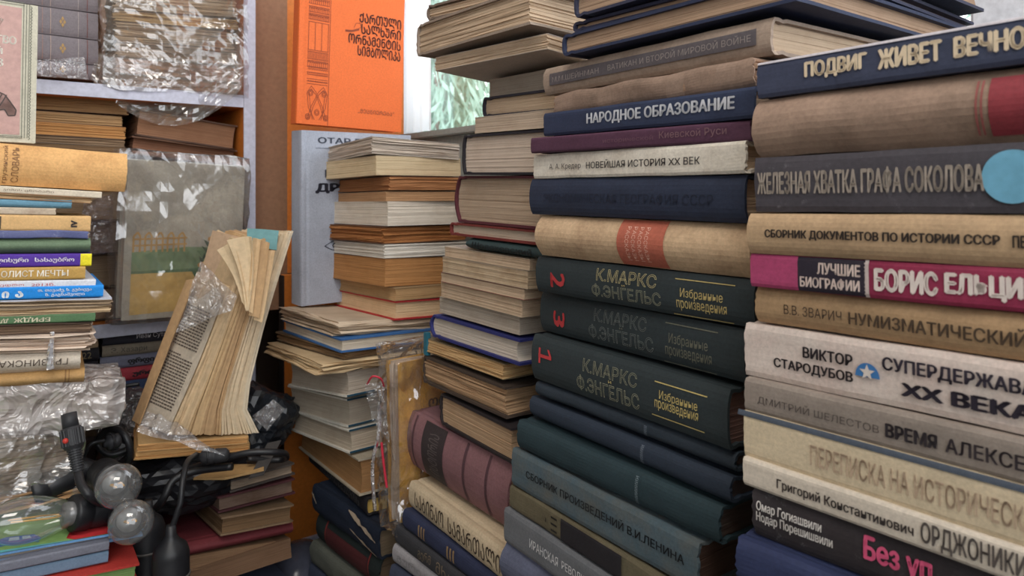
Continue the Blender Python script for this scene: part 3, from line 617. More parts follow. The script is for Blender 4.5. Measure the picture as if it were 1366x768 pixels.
book('worn_book', 'scuffed black book with white names and pink scrawl', (0.2599, 0.2383, -0.1855, 40.27, -0.8163, 0.0, 0.1995, 0.14, 0.0259), 'S1', 'rag', (54, 48, 50), (190, 176, 160), [('text', 'Омар Гогиашвили', 0.0215, 0.2029, 0.56, 0.8, (212, 206, 200), {'bold': 0.03}), ('text', 'Нодар Порешишвили', 0.0215, 0.2316, 0.34, 0.58, (212, 206, 200), {'bold': 0.03}), ('text', 'Без уп', 0.3066, 0.4585, 0.3, 0.85, (208, 84, 120), {'bold': 0.045})], group='books in the right stack', wear=1.5, worn=0.55)
book('hardback_book', 'dark navy cloth book at the bottom of the right stack', (0.2554, 0.2286, -0.2093, 40.28, -0.7227, 0.0, 0.2078, 0.14, 0.0233), 'S1', 'hard', (44, 52, 84), (196, 172, 146), (), group='books in the right stack', wear=1.6)
book('hardback_book', 'worn book cut by the top of the photo on the stack near the window', (0.0382, 0.6113, 0.1724, 44.99, 1.2672, 0.0, 0.18, 0.22, 0.0156), 'O2', 'hard', (120, 104, 92), (196, 172, 146), (), group='books in the stack behind the middle one', wear=1.2, wob=0.0006)
book('hardback_book', 'thick worn hardback with curled page corner overhanging the window side', (0.016, 0.6024, 0.1414, 40.27, -0.538, -1.2041, 0.1789, 0.2, 0.0326), 'O2', 'hard', (150, 134, 120), (196, 172, 146), (), group='books in the stack behind the middle one', wear=1.2, wob=0.0006, line=0.4)
book('paperback_book', 'pale paperback sticking out over the stack below the worn hardback', (0.0299, 0.6098, 0.1218, 43.91, 0.0589, -3.191, 0.1561, 0.2, 0.0136), 'O1', 'paper', (196, 182, 170), (196, 172, 146), (), group='books in the stack behind the middle one', wob=0.0006)
book('paperback_book', 'pale page block directly under the overhanging paperback', (0.0553, 0.6263, 0.0934, 34.57, 1.3929, 0.0, 0.1399, 0.2, 0.0186), 'O1', 'paper', (190, 176, 160), (176, 164, 150), (), group='books in the stack behind the middle one')
book('hardback_book', 'dark covered hardback with page edges out, two above the black boxed one', (0.0542, 0.6065, 0.0702, 37.1, 1.6482, 0.0, 0.1399, 0.2, 0.02), 'O2', 'hard', (52, 50, 60), (196, 172, 146), (), group='books in the stack behind the middle one', wear=0.2)
book('paperback_book', 'cream paperback lying on the thick black edged hardback', (0.0481, 0.5995, 0.0548, 37.62, 1.1404, 0.0, 0.14, 0.2, 0.0159), 'O1', 'paper', (196, 180, 160), (190, 170, 150), (), group='books in the stack behind the middle one')
book('hardback_book', 'thick hardback with black boards and pale page edges', (0.0356, 0.6177, 0.0144, 38.35, 1.0484, 0.0, 0.14, 0.2, 0.04), 'O2', 'hard', (44, 42, 48), (200, 182, 166), (), group='books in the stack behind the middle one', wear=0.2, line=0.15)
book('hardback_book', 'very thick book with maroon spine and stained page edges', (0.0271, 0.6298, -0.0343, 35.93, 0.841, 0.0, 0.15, 0.21, 0.0482), 'O2', 'round', (92, 44, 52), (178, 156, 134), (), group='books in the stack behind the middle one', wear=0.4, line=0.3)
book('hardback_book', 'thin hardback with dark red boards below the maroon book', (0.0236, 0.6366, -0.0483, 36.75, 0.7715, 0.0, 0.15, 0.21, 0.0135), 'O2', 'hard', (120, 52, 48), (200, 182, 162), (), group='books in the stack behind the middle one', wear=0.4)
book('hardback_book', 'thin dark green spine with stamped script turned outwards', (0.0411, 0.605, -0.0615, 36.21, 1.0535, 0.0, 0.1499, 0.12, 0.0109), 'S1', 'round', (52, 70, 72), (196, 172, 146), [('text', 'Шолоховский', 0.085, 0.7401, 0.25, 0.8, (32, 42, 44), {'bold': 0.03})], group='books in the stack behind the middle one', wear=0.4)
book('paperback_book', 'pale thin page block below the dark green spine', (0.0157, 0.6445, -0.0721, 36.04, 0.8261, 0.0, 0.15, 0.2, 0.0107), 'O1', 'paper', (186, 168, 146), (196, 172, 146), (), group='books in the stack behind the middle one', pstain=0.5)
book('paperback_book', 'water stained page block, second below the dark green spine', (0.0139, 0.6452, -0.089, 36.36, 0.7983, 0.0, 0.15, 0.2, 0.0165), 'O1', 'paper', (176, 158, 138), (190, 168, 140), (), group='books in the stack behind the middle one', pstain=0.6)
book('paperback_book', 'thin page block in the middle of the pale four', (0.0109, 0.6506, -0.0997, 35.99, 0.6663, 0.0, 0.15, 0.2, 0.0105), 'O1', 'paper', (130, 70, 64), (196, 172, 146), (), group='books in the stack behind the middle one')
book('paperback_book', 'cream page block, third of the four pale ones', (0.0088, 0.657, -0.1167, 35.36, 0.6126, 0.0, 0.15, 0.2, 0.0165), 'O1', 'paper', (176, 158, 138), (196, 172, 146), (), group='books in the stack behind the middle one', pstain=0.4)
book('paperback_book', 'greyish page block lying on the royal blue hardback', (0.0068, 0.6685, -0.1352, 35.73, 0.408, 0.0, 0.15, 0.2, 0.0175), 'O1', 'paper', (176, 162, 146), (176, 164, 150), (), group='books in the stack behind the middle one', pstain=0.3)
book('hardback_book', 'hardback with royal blue boards and white page edges', (0.0075, 0.6638, -0.1629, 36.67, 0.4714, 0.0, 0.1673, 0.2, 0.0246), 'O2', 'round', (48, 52, 112), (202, 190, 176), (), group='books in the stack behind the middle one', wear=0.5, line=0.25)
c17 = book('worn_book', 'tattered yellowed book with a teal spine end', (-0.0074, 0.6865, -0.1824, 37.07, 0.4463, 0.0, 0.1512, 0.2, 0.0157), 'O2', 'rag', (120, 104, 80), (190, 156, 112), (), group='books in the stack behind the middle one', wear=2, wob=0.001, pstain=0.5)
book('hardback_book', 'thick old book with crumbling dark covers and striped page edges', (-0.0051, 0.6794, -0.2177, 36.81, 0.684, 0.0, 0.1619, 0.2, 0.0301), 'O2', 'hard', (74, 62, 54), (174, 142, 110), (), group='books in the stack behind the middle one', wear=2, wob=0.0006, line=0.4)
book('hardback_book', 'hardback with black boards leaning under the crumbling old book', (0.0003, 0.6684, -0.2559, 35.02, 0.463, 0.0, 0.14, 0.2, 0.0332), 'O2', 'hard', (46, 40, 42), (178, 148, 118), (), group='books in the stack behind the middle one', wear=1, line=0.35)
book('hardback_book', 'thick dusty mauve spine with black label and dark ribs', (-0.0046, 0.6727, -0.3241, 36.32, 0.7862, 0.0, 0.2023, 0.15, 0.063), 'S1', 'round', (136, 98, 102), (196, 172, 146), [('band', 0.1815, 0.4102, 0.02, 0.98, (58, 50, 52), 'spine', 'title_label'), ('band', 0.0676, 0.0854, 0.02, 0.98, (86, 60, 66), 'spine', 'rib'), ('band', 0.6045, 0.6259, 0.02, 0.98, (86, 60, 66), 'spine', 'rib'), ('band', 0.8096, 0.8291, 0.02, 0.98, (86, 60, 66), 'spine', 'rib'), ('text', 'ᲘᲡᲢᲝᲠᲘᲐ', 0.2491, 0.3551, 0.15, 0.85, (96, 88, 86), {'rot': 90})], group='books in the stack behind the middle one', wear=0.6, stain=0.3)
book('hardback_book', 'cream book with tall dark Georgian lettering under the mauve spine', (-0.0095, 0.6489, -0.356, 33.3, -1.2818, 0.0, 0.1977, 0.14, 0.0288), 'S1', 'hard', (206, 186, 156), (196, 172, 146), [('text', 'ᲡᲐᲑᲘᲜᲐᲝ', 0.0871, 0.4321, 0.22, 0.78, (64, 54, 46)), ('text', 'ᲡᲐᲛᲐᲠᲗᲐᲚᲘ', 0.4821, 0.993, 0.22, 0.78, (64, 54, 46))], group='books in the stack behind the middle one', wear=0.4, stain=0.3)
book('hardback_book', 'navy book with gold striped bars on its spine', (-0.0041, 0.6482, -0.3809, 36.99, -0.3553, 0.0, 0.2, 0.14, 0.0216), 'S1', 'hard', (48, 54, 80), (196, 172, 146), [('band', 0.1827, 0.1958, 0.2, 0.8, (150, 124, 92), 'spine', 'gold_bar'), ('band', 0.2106, 0.2236, 0.2, 0.8, (150, 124, 92), 'spine', 'gold_bar'), ('band', 0.2381, 0.251, 0.2, 0.8, (150, 124, 92), 'spine', 'gold_bar'), ('band', 0.4773, 0.4918, 0.2, 0.8, (150, 124, 92), 'spine', 'gold_bar'), ('band', 0.5063, 0.5206, 0.2, 0.8, (150, 124, 92), 'spine', 'gold_bar'), ('band', 0.5348, 0.549, 0.2, 0.8, (150, 124, 92), 'spine', 'gold_bar')], group='books in the stack behind the middle one', wear=0.4)
book('hardback_book', 'dark grey book with dull gold letters near the bottom', (-0.0128, 0.6597, -0.4046, 37.6, -0.0918, 0.0, 0.2, 0.14, 0.0221), 'S1', 'hard', (58, 58, 62), (196, 172, 146), [('text', 'გერმ', 0.2687, 0.4021, 0.25, 0.8, (120, 106, 88)), ('text', 'მხა', 0.455, 0.5997, 0.25, 0.8, (120, 106, 88))], group='books in the stack behind the middle one', wear=0.4)
book('hardback_book', 'light grey book with faint stamped letters at the bottom edge', (-0.0071, 0.6666, -0.4255, 40.73, -0.2305, 0.0, 0.2, 0.14, 0.0208), 'S1', 'hard', (156, 152, 154), (196, 172, 146), [('text', 'გურია', 0.0551, 0.3582, 0.3, 0.75, (128, 124, 126))], group='books in the stack behind the middle one', wear=0.4)
book('paperback_book', 'thick paperback with splayed pages topmost on the page-edge stack', (-0.1885, 0.9556, 0.0509, 35.93, -2.5337, -2.0821, 0.1838, 0.1385, 0.0231), 'O1', 'paper', (200, 190, 180), (204, 190, 176), (), group='books with page edges out in the stack by the grey book', wob=0.0009, line=0.45)
book('paperback_book', 'cream paperback second from the top of the page-edge stack', (-0.1827, 0.9561, 0.0218, 38.92, -1.2873, 0.0263, 0.1812, 0.1387, 0.0265), 'O1', 'paper', (206, 186, 156), (214, 192, 156), (), group='books with page edges out in the stack by the grey book', line=0.3)
book('paperback_book', 'brown paged paperback with layered dark page edges', (-0.1648, 0.9552, 0.0012, 36.05, -1.0208, 0.0556, 0.1993, 0.14, 0.0189), 'O1', 'paper', (120, 80, 60), (170, 118, 78), (), group='books with page edges out in the stack by the grey book', wob=0.0007, line=0.45)
book('paperback_book', 'thinner tan paperback resting on the white one', (-0.1693, 0.955, -0.0137, 35.31, -1.0092, -0.0559, 0.1985, 0.14, 0.0136), 'O1', 'paper', (170, 140, 110), (184, 142, 104), (), group='books with page edges out in the stack by the grey book', line=0.35)
book('paperback_book', 'white paged paperback in the middle of the page-edge stack', (-0.167, 0.9553, -0.0467, 38.18, -0.7851, -0.1808, 0.2107, 0.14, 0.0329), 'O1', 'paper', (214, 206, 196), (220, 208, 192), (), group='books with page edges out in the stack by the grey book', line=0.25)
book('worn_book', 'tattered brown paperback sticking out below the white one', (-0.175, 0.9552, -0.0707, 38.59, -0.74, -0.3918, 0.2133, 0.14, 0.0227), 'O1', 'rag', (120, 84, 62), (172, 116, 70), (), group='books with page edges out in the stack by the grey book', wear=2, wob=0.0012, line=0.4)
book('paperback_book', 'white paperback below the tattered brown one', (-0.1718, 0.9548, -0.0901, 36.89, -1.1742, -0.7889, 0.2008, 0.14, 0.0184), 'O1', 'paper', (216, 210, 200), (222, 214, 202), (), group='books with page edges out in the stack by the grey book', wob=0.0006, line=0.2)
book('paperback_book', 'thick brown paperback with even tan page edges', (-0.171, 0.9557, -0.1286, 37.37, -1.5383, -1.5908, 0.1994, 0.14, 0.0383), 'O1', 'paper', (120, 84, 56), (186, 134, 84), (), group='books with page edges out in the stack by the grey book', line=0.4)
book('worn_book', 'tan paperback with frayed cover lying on the red edged book', (-0.1577, 0.9543, -0.1473, 37.38, -1.5558, -0.883, 0.2008, 0.14, 0.0174), 'O1', 'rag', (170, 140, 104), (190, 152, 108), (), group='books with page edges out in the stack by the grey book', wear=1.4, line=0.4)
book('hardback_book', 'hardback with bright red boards at the foot of the page-edge stack', (-0.1578, 0.9548, -0.1733, 37.19, -1.4992, -1.8149, 0.1983, 0.14, 0.0257), 'O1', 'flat', (188, 50, 52), (224, 190, 150), (), group='books with page edges out in the stack by the grey book', line=0.2, wear=0.2)
book('coverless_book', 'crumpled coverless book with wavy grey pages under the red edged book', (-0.2245, 0.9115, -0.1859, 36.72, -1.6026, -3.7367, 0.2034, 0.16, 0.0179), 'O1', 'block', (0, 0, 0), (204, 184, 160), (), group='books in the low stack under the page-edge stack', wob=0.003, line=0.4)
book('hardback_book', 'large hardback with bright blue boards under the crumpled book', (-0.2159, 0.8958, -0.2034, 36.69, -1.6768, -1.0434, 0.214, 0.16, 0.0173), 'O1', 'flat', (58, 104, 160), (206, 192, 172), (), group='books in the low stack under the page-edge stack', line=0.3, wear=0.4)
book('worn_book', 'dirty thin old book pressed under the blue hardback', (-0.2147, 0.9061, -0.2155, 40.44, -2.067, 0.0, 0.2185, 0.14, 0.0122), 'O1', 'rag', (96, 78, 60), (140, 112, 82), (), group='books in the low stack under the page-edge stack', wear=2, wob=0.0015)
book('coverless_book', 'crumpled magazine with curling corner under the dirty thin book', (-0.2382, 0.8839, -0.2293, 35.19, -3.0, -0.0088, 0.2206, 0.15, 0.0142), 'O1', 'block', (0, 0, 0), (206, 180, 142), (), group='books in the low stack under the page-edge stack', wob=0.003, line=0.35)
d5 = book('hardback_book', 'white boarded hardback uppermost of three under the magazine', (-0.2097, 0.9012, -0.261, 43.06, -6.0341, 0.0, 0.163, 0.14, 0.0346), 'O1', 'hard', (216, 210, 198), (170, 158, 144), (), group='books in the low stack under the page-edge stack', line=0.2)
d6 = book('hardback_book', 'white boarded hardback, middle one of three under the magazine', (-0.2145, 0.9298, -0.3085, 42.84, -5.3925, 0.0, 0.1734, 0.14, 0.0365), 'O1', 'hard', (216, 210, 198), (176, 164, 148), (), group='books in the low stack under the page-edge stack', line=0.2)
d7 = book('hardback_book', 'white boarded hardback, lowest of three under the magazine', (-0.2109, 0.9227, -0.3402, 40.89, -4.7616, 0.0, 0.1799, 0.14, 0.0305), 'O1', 'hard', (216, 210, 198), (178, 164, 146), (), group='books in the low stack under the page-edge stack', line=0.2)
book('hardback_book', 'brown paged hardback with cream boards below the three white ones', (-0.1948, 0.9075, -0.3888, 34.03, -2.9501, 0.3776, 0.2493, 0.13, 0.046), 'O1', 'hard', (178, 166, 146), (160, 120, 80), (), group='books in the low stack under the page-edge stack', line=0.25)
book('hardback_book', 'thin black book with grey lettered spine below the brown paged one', (-0.1859, 0.9063, -0.4138, 33.45, -1.4341, 0.0, 0.2324, 0.14, 0.0224), 'S1', 'hard', (34, 32, 36), (196, 164, 90), [('text', 'ᲡᲐᲥᲐᲠᲗᲕᲔᲚᲝᲡ', 0.2458, 0.9105, 0.25, 0.75, (84, 82, 84))], group='books in the low stack under the page-edge stack', wear=0.8)
book('hardback_book', 'dark blue cloth book with torn pale gashes near the floor', (-0.1625, 0.8716, -0.4523, 40.33, -0.9905, 0.0, 0.19, 0.14, 0.037), 'S1', 'hard', (30, 38, 54), (120, 104, 84), [('tear',)], group='books in the low stack under the page-edge stack', wear=2.0)
book('hardback_book', 'dark green book with maroon panel below the torn blue one', (-0.1634, 0.8766, -0.495, 40.2, -1.3153, 0.0, 0.1798, 0.14, 0.0424), 'S1', 'round', (34, 42, 42), (110, 92, 74), [('band', 0.197, 0.8334, 0.05, 0.75, (78, 36, 38), 'spine', 'title_panel'), ('band', 0.171, 0.1905, 0.0, 1, (120, 50, 48), 'spine', 'stripe'), ('band', 0.8441, 0.8601, 0.0, 1, (120, 50, 48), 'spine', 'stripe')], group='books in the low stack under the page-edge stack', wear=1.2)
book('hardback_book', 'grey green worn cover lowest in the low stack', (-0.1693, 0.8785, -0.5267, 40.59, -1.4176, 0.0, 0.1843, 0.14, 0.0314), 'S1', 'hard', (92, 94, 86), (120, 104, 84), (), group='books in the low stack under the page-edge stack', wear=2.0, worn=0.4)
book('hardback_book', 'thick orange tan dictionary topmost on the left pile', (-0.6382, 0.683, 0.014, 38.65, -0.172, -3.4856, 0.14, 0.2399, 0.0448), 'S2', 'round', (222, 172, 112), (204, 150, 120), [('text', 'СЛОВАРЬ', 0.5368, 0.5644, 0.08, 0.94, (130, 92, 58), {'rot': 90}), ('text', 'грузинский', 0.5014, 0.5259, 0.05, 0.95, (130, 92, 58), {'rot': 90})], group='books in the left pile', wear=0.5, stain=0.45, stain_col=(150, 96, 50))
book('booklet', 'thin white booklet under the tan dictionary', (-0.627, 0.6916, 0.0059, 37.37, 0.0037, -3.9716, 0.14, 0.2001, 0.0072), 'S2', 'paper', (220, 206, 184), (214, 202, 184), [('text', 'ჯიბის ცნობარი', 0.5397, 0.7683, 0.3, 0.7, (120, 104, 86))], group='books in the left pile')
book('loose_leaves', 'frayed brown loose leaves between white booklet and blue book', (-0.6193, 0.6974, -0.0005, 37.19, -0.051, -4.2811, 0.14, 0.18, 0.0062), 'O2', 'rag', (150, 112, 76), (196, 166, 128), (), group='books in the left pile', wear=2, wob=0.0015)
book('hardback_book', 'faded sky blue book near the top of the left pile', (-0.6503, 0.674, -0.0103, 37.23, -0.1198, -2.678, 0.14, 0.2, 0.0096), 'S2', 'hard', (106, 150, 172), (196, 172, 146), (), group='books in the left pile', wear=0.8, stain=0.3)
book('hardback_book', 'short marbled book lying on the tan volume numbered four', (-0.6622, 0.6648, -0.0189, 37.09, -0.012, -2.082, 0.14, 0.2, 0.0076), 'S2', 'flat', (198, 180, 158), (196, 172, 146), (), group='books in the left pile', wear=0.8, stain=0.5, stain_col=(120, 80, 50))
book('hardback_book', 'light tan book with sideways Roman four on its spine', (-0.6361, 0.6848, -0.0365, 36.81, 0.0432, -2.4424, 0.14, 0.2, 0.0167), 'S2', 'flat', (220, 178, 122), (196, 172, 146), [('text', 'IV', 0.9023, 0.9345, 0.25, 0.72, (64, 56, 54), {'rot': 90, 'bold': 0.06}), ('band', 0.5645, 0.587, 0.1, 0.9, (84, 72, 60))], group='books in the left pile', wear=0.5, stain=0.3)
book('paperback_book', 'thin torn violet blue book under the tan numbered one', (-0.6371, 0.6834, -0.0456, 36.69, 0.146, -2.1094, 0.14, 0.2, 0.0082), 'S2', 'paper', (92, 98, 142), (196, 172, 146), (), group='books in the left pile', wear=2, worn=0.8)
book('hardback_book', 'scuffed grey green cloth book in the left pile', (-0.6357, 0.6845, -0.0621, 36.39, 0.0984, -2.099, 0.14, 0.2, 0.0164), 'S2', 'round', (104, 124, 98), (196, 172, 146), (), group='books in the left pile', wear=1, worn=0.4)
book('hardback_book', 'purple book with white Georgian letters and yellow end', (-0.6365, 0.685, -0.0756, 36.01, -0.0159, -2.4154, 0.14, 0.2, 0.0137), 'S2', 'flat', (86, 50, 158), (200, 210, 190), [('text', 'ლისური', 0.559, 0.7095, 0.28, 0.74, (232, 226, 240), {'bold': 0.045}), ('text', 'სასაუბრო', 0.7364, 0.9203, 0.28, 0.74, (232, 226, 240), {'bold': 0.045}), ('band', 0.9489, 1.0033, 0, 1, (240, 224, 44), 'spine', 'yellow_end')], group='books in the left pile', wear=0.4)
book('hardback_book', 'golden ochre book with thin white capitals', (-0.6401, 0.6808, -0.0896, 35.88, 0.0782, -2.3604, 0.14, 0.2, 0.0135), 'S2', 'flat', (196, 156, 84), (170, 190, 160), [('text', 'ОЛИСТ МЕЧТЫ', 0.6148, 0.9182, 0.26, 0.78, (246, 238, 222), {'bold': 0.022})], group='books in the left pile', wear=0.2)
book('brochure', 'white brochure with small red lettering on the bright blue book', (-0.6324, 0.6876, -0.0968, 35.37, 0.0343, -2.9099, 0.14, 0.2, 0.0074), 'S2', 'paper', (226, 228, 236), (190, 198, 210), [('text', 'ედრო', 0.5605, 0.665, 0.2, 0.62, (190, 70, 90)), ('text', '2013წ.', 0.6984, 0.8075, 0.2, 0.62, (190, 70, 90))], group='books in the left pile')
book('hardback_book', 'bright azure book with white Georgian lettering', (-0.6262, 0.6911, -0.1098, 35.09, 0.0642, -2.7055, 0.14, 0.2, 0.013), 'S2', 'flat', (28, 140, 226), (226, 224, 222), [('text', 'ი', 0.5315, 0.5639, 0.14, 0.7, (240, 246, 252), {'bold': 0.07}), ('text', 'ა', 0.59, 0.6262, 0.14, 0.7, (240, 246, 252), {'bold': 0.07}), ('text', 'თ. თავაძე, ს. გუბიევა', 0.6897, 0.9419, 0.5, 0.84, (240, 246, 252), {'bold': 0.03}), ('text', 'ზ. გაგნაშვილი', 0.7236, 0.9093, 0.12, 0.46, (240, 246, 252), {'bold': 0.03})], group='books in the left pile', wear=0.1)
book('magazine', 'thin white magazine with pointed corner under the azure book', (-0.6361, 0.6863, -0.1108, 34.81, -0.0821, -3.1941, 0.14, 0.2199, 0.0016), 'O2', 'paper', (222, 226, 236), (216, 220, 232), (), group='books in the left pile')
book('pamphlet', 'tattered brown pamphlet above the green upside down spine', (-0.6194, 0.6968, -0.1182, 34.52, 0.0462, -3.3667, 0.14, 0.2, 0.007), 'O2', 'rag', (150, 132, 112), (168, 146, 120), (), group='books in the left pile', wear=2.5, wob=0.0016)
book('pamphlet', 'tattered buff pamphlet lying right on the green spine', (-0.6202, 0.6951, -0.1258, 34.45, 0.1162, -3.2107, 0.14, 0.2001, 0.0075), 'O2', 'rag', (176, 152, 122), (190, 164, 130), (), group='books in the left pile', wear=2.5, wob=0.0018)
book('hardback_book', 'green book with pale upside down capitals', (-0.6329, 0.687, -0.1345, 34.15, -0.0165, -3.2173, 0.14, 0.2, 0.0095), 'S2', 'flat', (88, 122, 84), (196, 172, 146), [('text', 'БРИДЖ', 0.6227, 0.7865, 0.2, 0.78, (222, 214, 186), {'rot': 180, 'bold': 0.03}), ('text', 'для', 0.5389, 0.5999, 0.2, 0.7, (222, 214, 186), {'rot': 180, 'bold': 0.03})], group='books in the left pile', wear=0.3)
book('worn_book', 'dark brown battered book under the green spine', (-0.6371, 0.6846, -0.1441, 33.54, -0.1612, -3.6649, 0.14, 0.2, 0.0104), 'O2', 'rag', (84, 66, 56), (120, 98, 80), (), group='books in the left pile', wear=2, wob=0.0018)
book('loose_leaves', 'stack of loose ragged white leaves in the left pile', (-0.6383, 0.6851, -0.1628, 32.84, -0.3136, -4.0956, 0.14, 0.1999, 0.0191), 'O2', 'block', (0, 0, 0), (222, 202, 184), (), group='books in the left pile', wob=0.0028, line=0.5)
book('hardback_book', 'old marbled paper spine with upside down dark capitals', (-0.6457, 0.6806, -0.1848, 32.72, -0.4169, -3.7823, 0.14, 0.1999, 0.0217), 'S2', 'round', (206, 194, 178), (200, 170, 130), [('text', 'ГРУЗИНСКАЯ', 0.5978, 0.9373, 0.34, 0.66, (78, 64, 54), {'rot': 180})], group='books in the left pile', wear=0.8, stain=0.4, stain_col=(150, 120, 90))
book('hardback_book', 'brown tan book lowest above the plastic parcel', (-0.643, 0.6831, -0.2012, 32.84, -0.4936, -3.4023, 0.14, 0.1999, 0.0152), 'S2', 'round', (176, 138, 88), (196, 172, 146), [('band', 0.9053, 0.9123, 0, 1, (140, 104, 64), 'spine', 'rib'), ('band', 0.9228, 0.928, 0, 1, (140, 104, 64), 'spine', 'rib')], group='books in the left pile', wear=0.4)
a21 = book('wrapped_parcel', 'bundle of white papers wrapped in shiny clear plastic', (-0.6538, 0.6908, -0.249, 32.83, -0.6043, -4.148, 0.09, 0.2295, 0.0457), 'O2', 'block', (0, 0, 0), (244, 230, 218), (), group=None, wob=0.002, line=0.2, cat='parcel')
a22 = book('wrapped_parcel', 'bundle of yellowed papers in dull grey plastic behind the bulbs', (-0.6468, 0.6739, -0.3181, 37.87, 0.4979, -2.6215, 0.1, 0.2001, 0.062), 'O2', 'block', (0, 0, 0), (176, 156, 134), (), group=None, wob=0.003, line=0.4, cat='parcel')
book('cardboard_folder', 'brown cardboard folder under the dull plastic bundle', (-0.6322, 0.6621, -0.3391, 39.71, 1.3311, 0.7196, 0.14, 0.1998, 0.0157), 'O2', 'rag', (160, 124, 88), (186, 146, 104), (), group=None, wear=1.5, wob=0.002, cat='folder')
book('hardback_book', 'grey volume with gilt ornament on the upper shelf, topmost of the four', (-0.7514, 0.8981, 0.2553, 37.22, -0.0391, 0.0316, 0.14, 0.2, 0.0449), 'S2', 'hard', (122, 114, 118), (196, 172, 146), [('text', '❖', 0.7638, 0.8037, 0.3, 0.72, (170, 136, 84)), ('band', 0.6635, 0.6678, 0.02, 0.98, (150, 120, 112), 'spine', 'rule'), ('band', 0.7112, 0.7155, 0.02, 0.98, (170, 150, 140), 'spine', 'rule'), ('band', 0.8757, 0.8802, 0.02, 0.98, (160, 150, 146), 'spine', 'rule'), ('band', 0.9305, 0.9351, 0.02, 0.98, (120, 74, 70), 'spine', 'rule')], group='grey volumes on the upper shelf', wear=0.4)
book('hardback_book', 'grey volume with gilt ornament on the upper shelf, second from the top', (-0.7514, 0.8984, 0.2178, 37.51, -0.028, -0.1966, 0.14, 0.2, 0.0373), 'S2', 'hard', (122, 114, 118), (196, 172, 146), [('text', '❖', 0.7633, 0.8033, 0.3, 0.72, (170, 136, 84)), ('band', 0.6629, 0.6672, 0.02, 0.98, (150, 120, 112), 'spine', 'rule'), ('band', 0.7106, 0.715, 0.02, 0.98, (170, 150, 140), 'spine', 'rule'), ('band', 0.8754, 0.8799, 0.02, 0.98, (160, 150, 146), 'spine', 'rule'), ('band', 0.9303, 0.9349, 0.02, 0.98, (120, 74, 70), 'spine', 'rule')], group='grey volumes on the upper shelf', wear=0.4)
book('hardback_book', 'grey volume with gilt ornament on the upper shelf, third from the top', (-0.7509, 0.898, 0.1829, 37.8, -0.0324, -0.4927, 0.14, 0.2, 0.0348), 'S2', 'hard', (122, 114, 118), (196, 172, 146), [('text', '❖', 0.7627, 0.8027, 0.3, 0.72, (170, 136, 84)), ('band', 0.6622, 0.6665, 0.02, 0.98, (150, 120, 112), 'spine', 'rule'), ('band', 0.7099, 0.7143, 0.02, 0.98, (170, 150, 140), 'spine', 'rule'), ('band', 0.8748, 0.8793, 0.02, 0.98, (160, 150, 146), 'spine', 'rule'), ('band', 0.9297, 0.9343, 0.02, 0.98, (120, 74, 70), 'spine', 'rule')], group='grey volumes on the upper shelf', wear=0.4)
book('hardback_book', 'grey volume with gilt ornament on the upper shelf, lowest, under crumpled plastic', (-0.7533, 0.8982, 0.1606, 37.88, 0.0996, -0.4784, 0.14, 0.2, 0.0217), 'S2', 'hard', (122, 114, 118), (196, 172, 146), [('text', '❖', 0.7724, 0.8125, 0.3, 0.72, (170, 136, 84)), ('band', 0.6718, 0.6761, 0.02, 0.98, (150, 120, 112), 'spine', 'rule'), ('band', 0.7196, 0.724, 0.02, 0.98, (170, 150, 140), 'spine', 'rule'), ('band', 0.8847, 0.8893, 0.02, 0.98, (160, 150, 146), 'spine', 'rule'), ('band', 0.9397, 0.9443, 0.02, 0.98, (120, 74, 70), 'spine', 'rule')], group='grey volumes on the upper shelf', wear=0.4)
book('paperback_book', 'dark brown old book directly under the upper shelf board', (-0.7259, 0.9294, 0.114, 37.87, -0.1166, -0.5114, 0.14, 0.2, 0.0233), 'O2', 'paper', (110, 80, 56), (150, 116, 80), (), group='old page blocks under the upper shelf', wob=0.0007, line=0.35)
book('paperback_book', 'thin pale page block second under the upper shelf board', (-0.7325, 0.9267, 0.0986, 37.71, 0.0693, -0.8999, 0.14, 0.2, 0.0145), 'O2', 'paper', (150, 116, 80), (184, 148, 106), (), group='old page blocks under the upper shelf', wob=0.0007, line=0.35)
book('paperback_book', 'warm brown page block third under the upper shelf board', (-0.7283, 0.9277, 0.0808, 37.91, -0.0865, -1.3361, 0.14, 0.2, 0.0182), 'O2', 'paper', (140, 100, 66), (188, 138, 86), (), group='old page blocks under the upper shelf', wob=0.0007, line=0.35)
book('paperback_book', 'grey thin page block fourth under the upper shelf board', (-0.7295, 0.9278, 0.0697, 37.91, 0.0227, -1.3803, 0.14, 0.2, 0.0105), 'O2', 'paper', (90, 74, 62), (140, 116, 92), (), group='old page blocks under the upper shelf', wob=0.0007, line=0.35)
book('paperback_book', 'dark old book lowest of those under the upper shelf board', (-0.7282, 0.929, 0.0584, 37.62, 0.1112, -1.0827, 0.14, 0.2, 0.0108), 'O2', 'paper', (64, 54, 50), (130, 104, 78), (), group='old page blocks under the upper shelf', wob=0.0007, line=0.35)
book('worn_book', 'topmost book inside the plastic bag', (-0.5768, 1.0319, 0.2633, 32.8, 0.0351, 3.6007, 0.14, 0.172, 0.0374), 'O2', 'rag', (120, 100, 84), (186, 164, 136), (), group='books wrapped in plastic on the upper shelf', wear=1.5, wob=0.0016, line=0.4)
book('worn_book', 'thin book second from the top inside the plastic bag', (-0.5772, 1.0327, 0.2467, 33.69, 0.0484, 2.6793, 0.14, 0.1726, 0.0167), 'O2', 'rag', (120, 100, 84), (196, 164, 116), (), group='books wrapped in plastic on the upper shelf', wear=1.5, wob=0.0016, line=0.4)
book('worn_book', 'thick book third from the top inside the plastic bag', (-0.575, 1.0323, 0.2196, 35.6, -0.0586, 1.7295, 0.14, 0.1652, 0.0276), 'O2', 'rag', (120, 100, 84), (178, 154, 126), (), group='books wrapped in plastic on the upper shelf', wear=1.5, wob=0.0016, line=0.4)
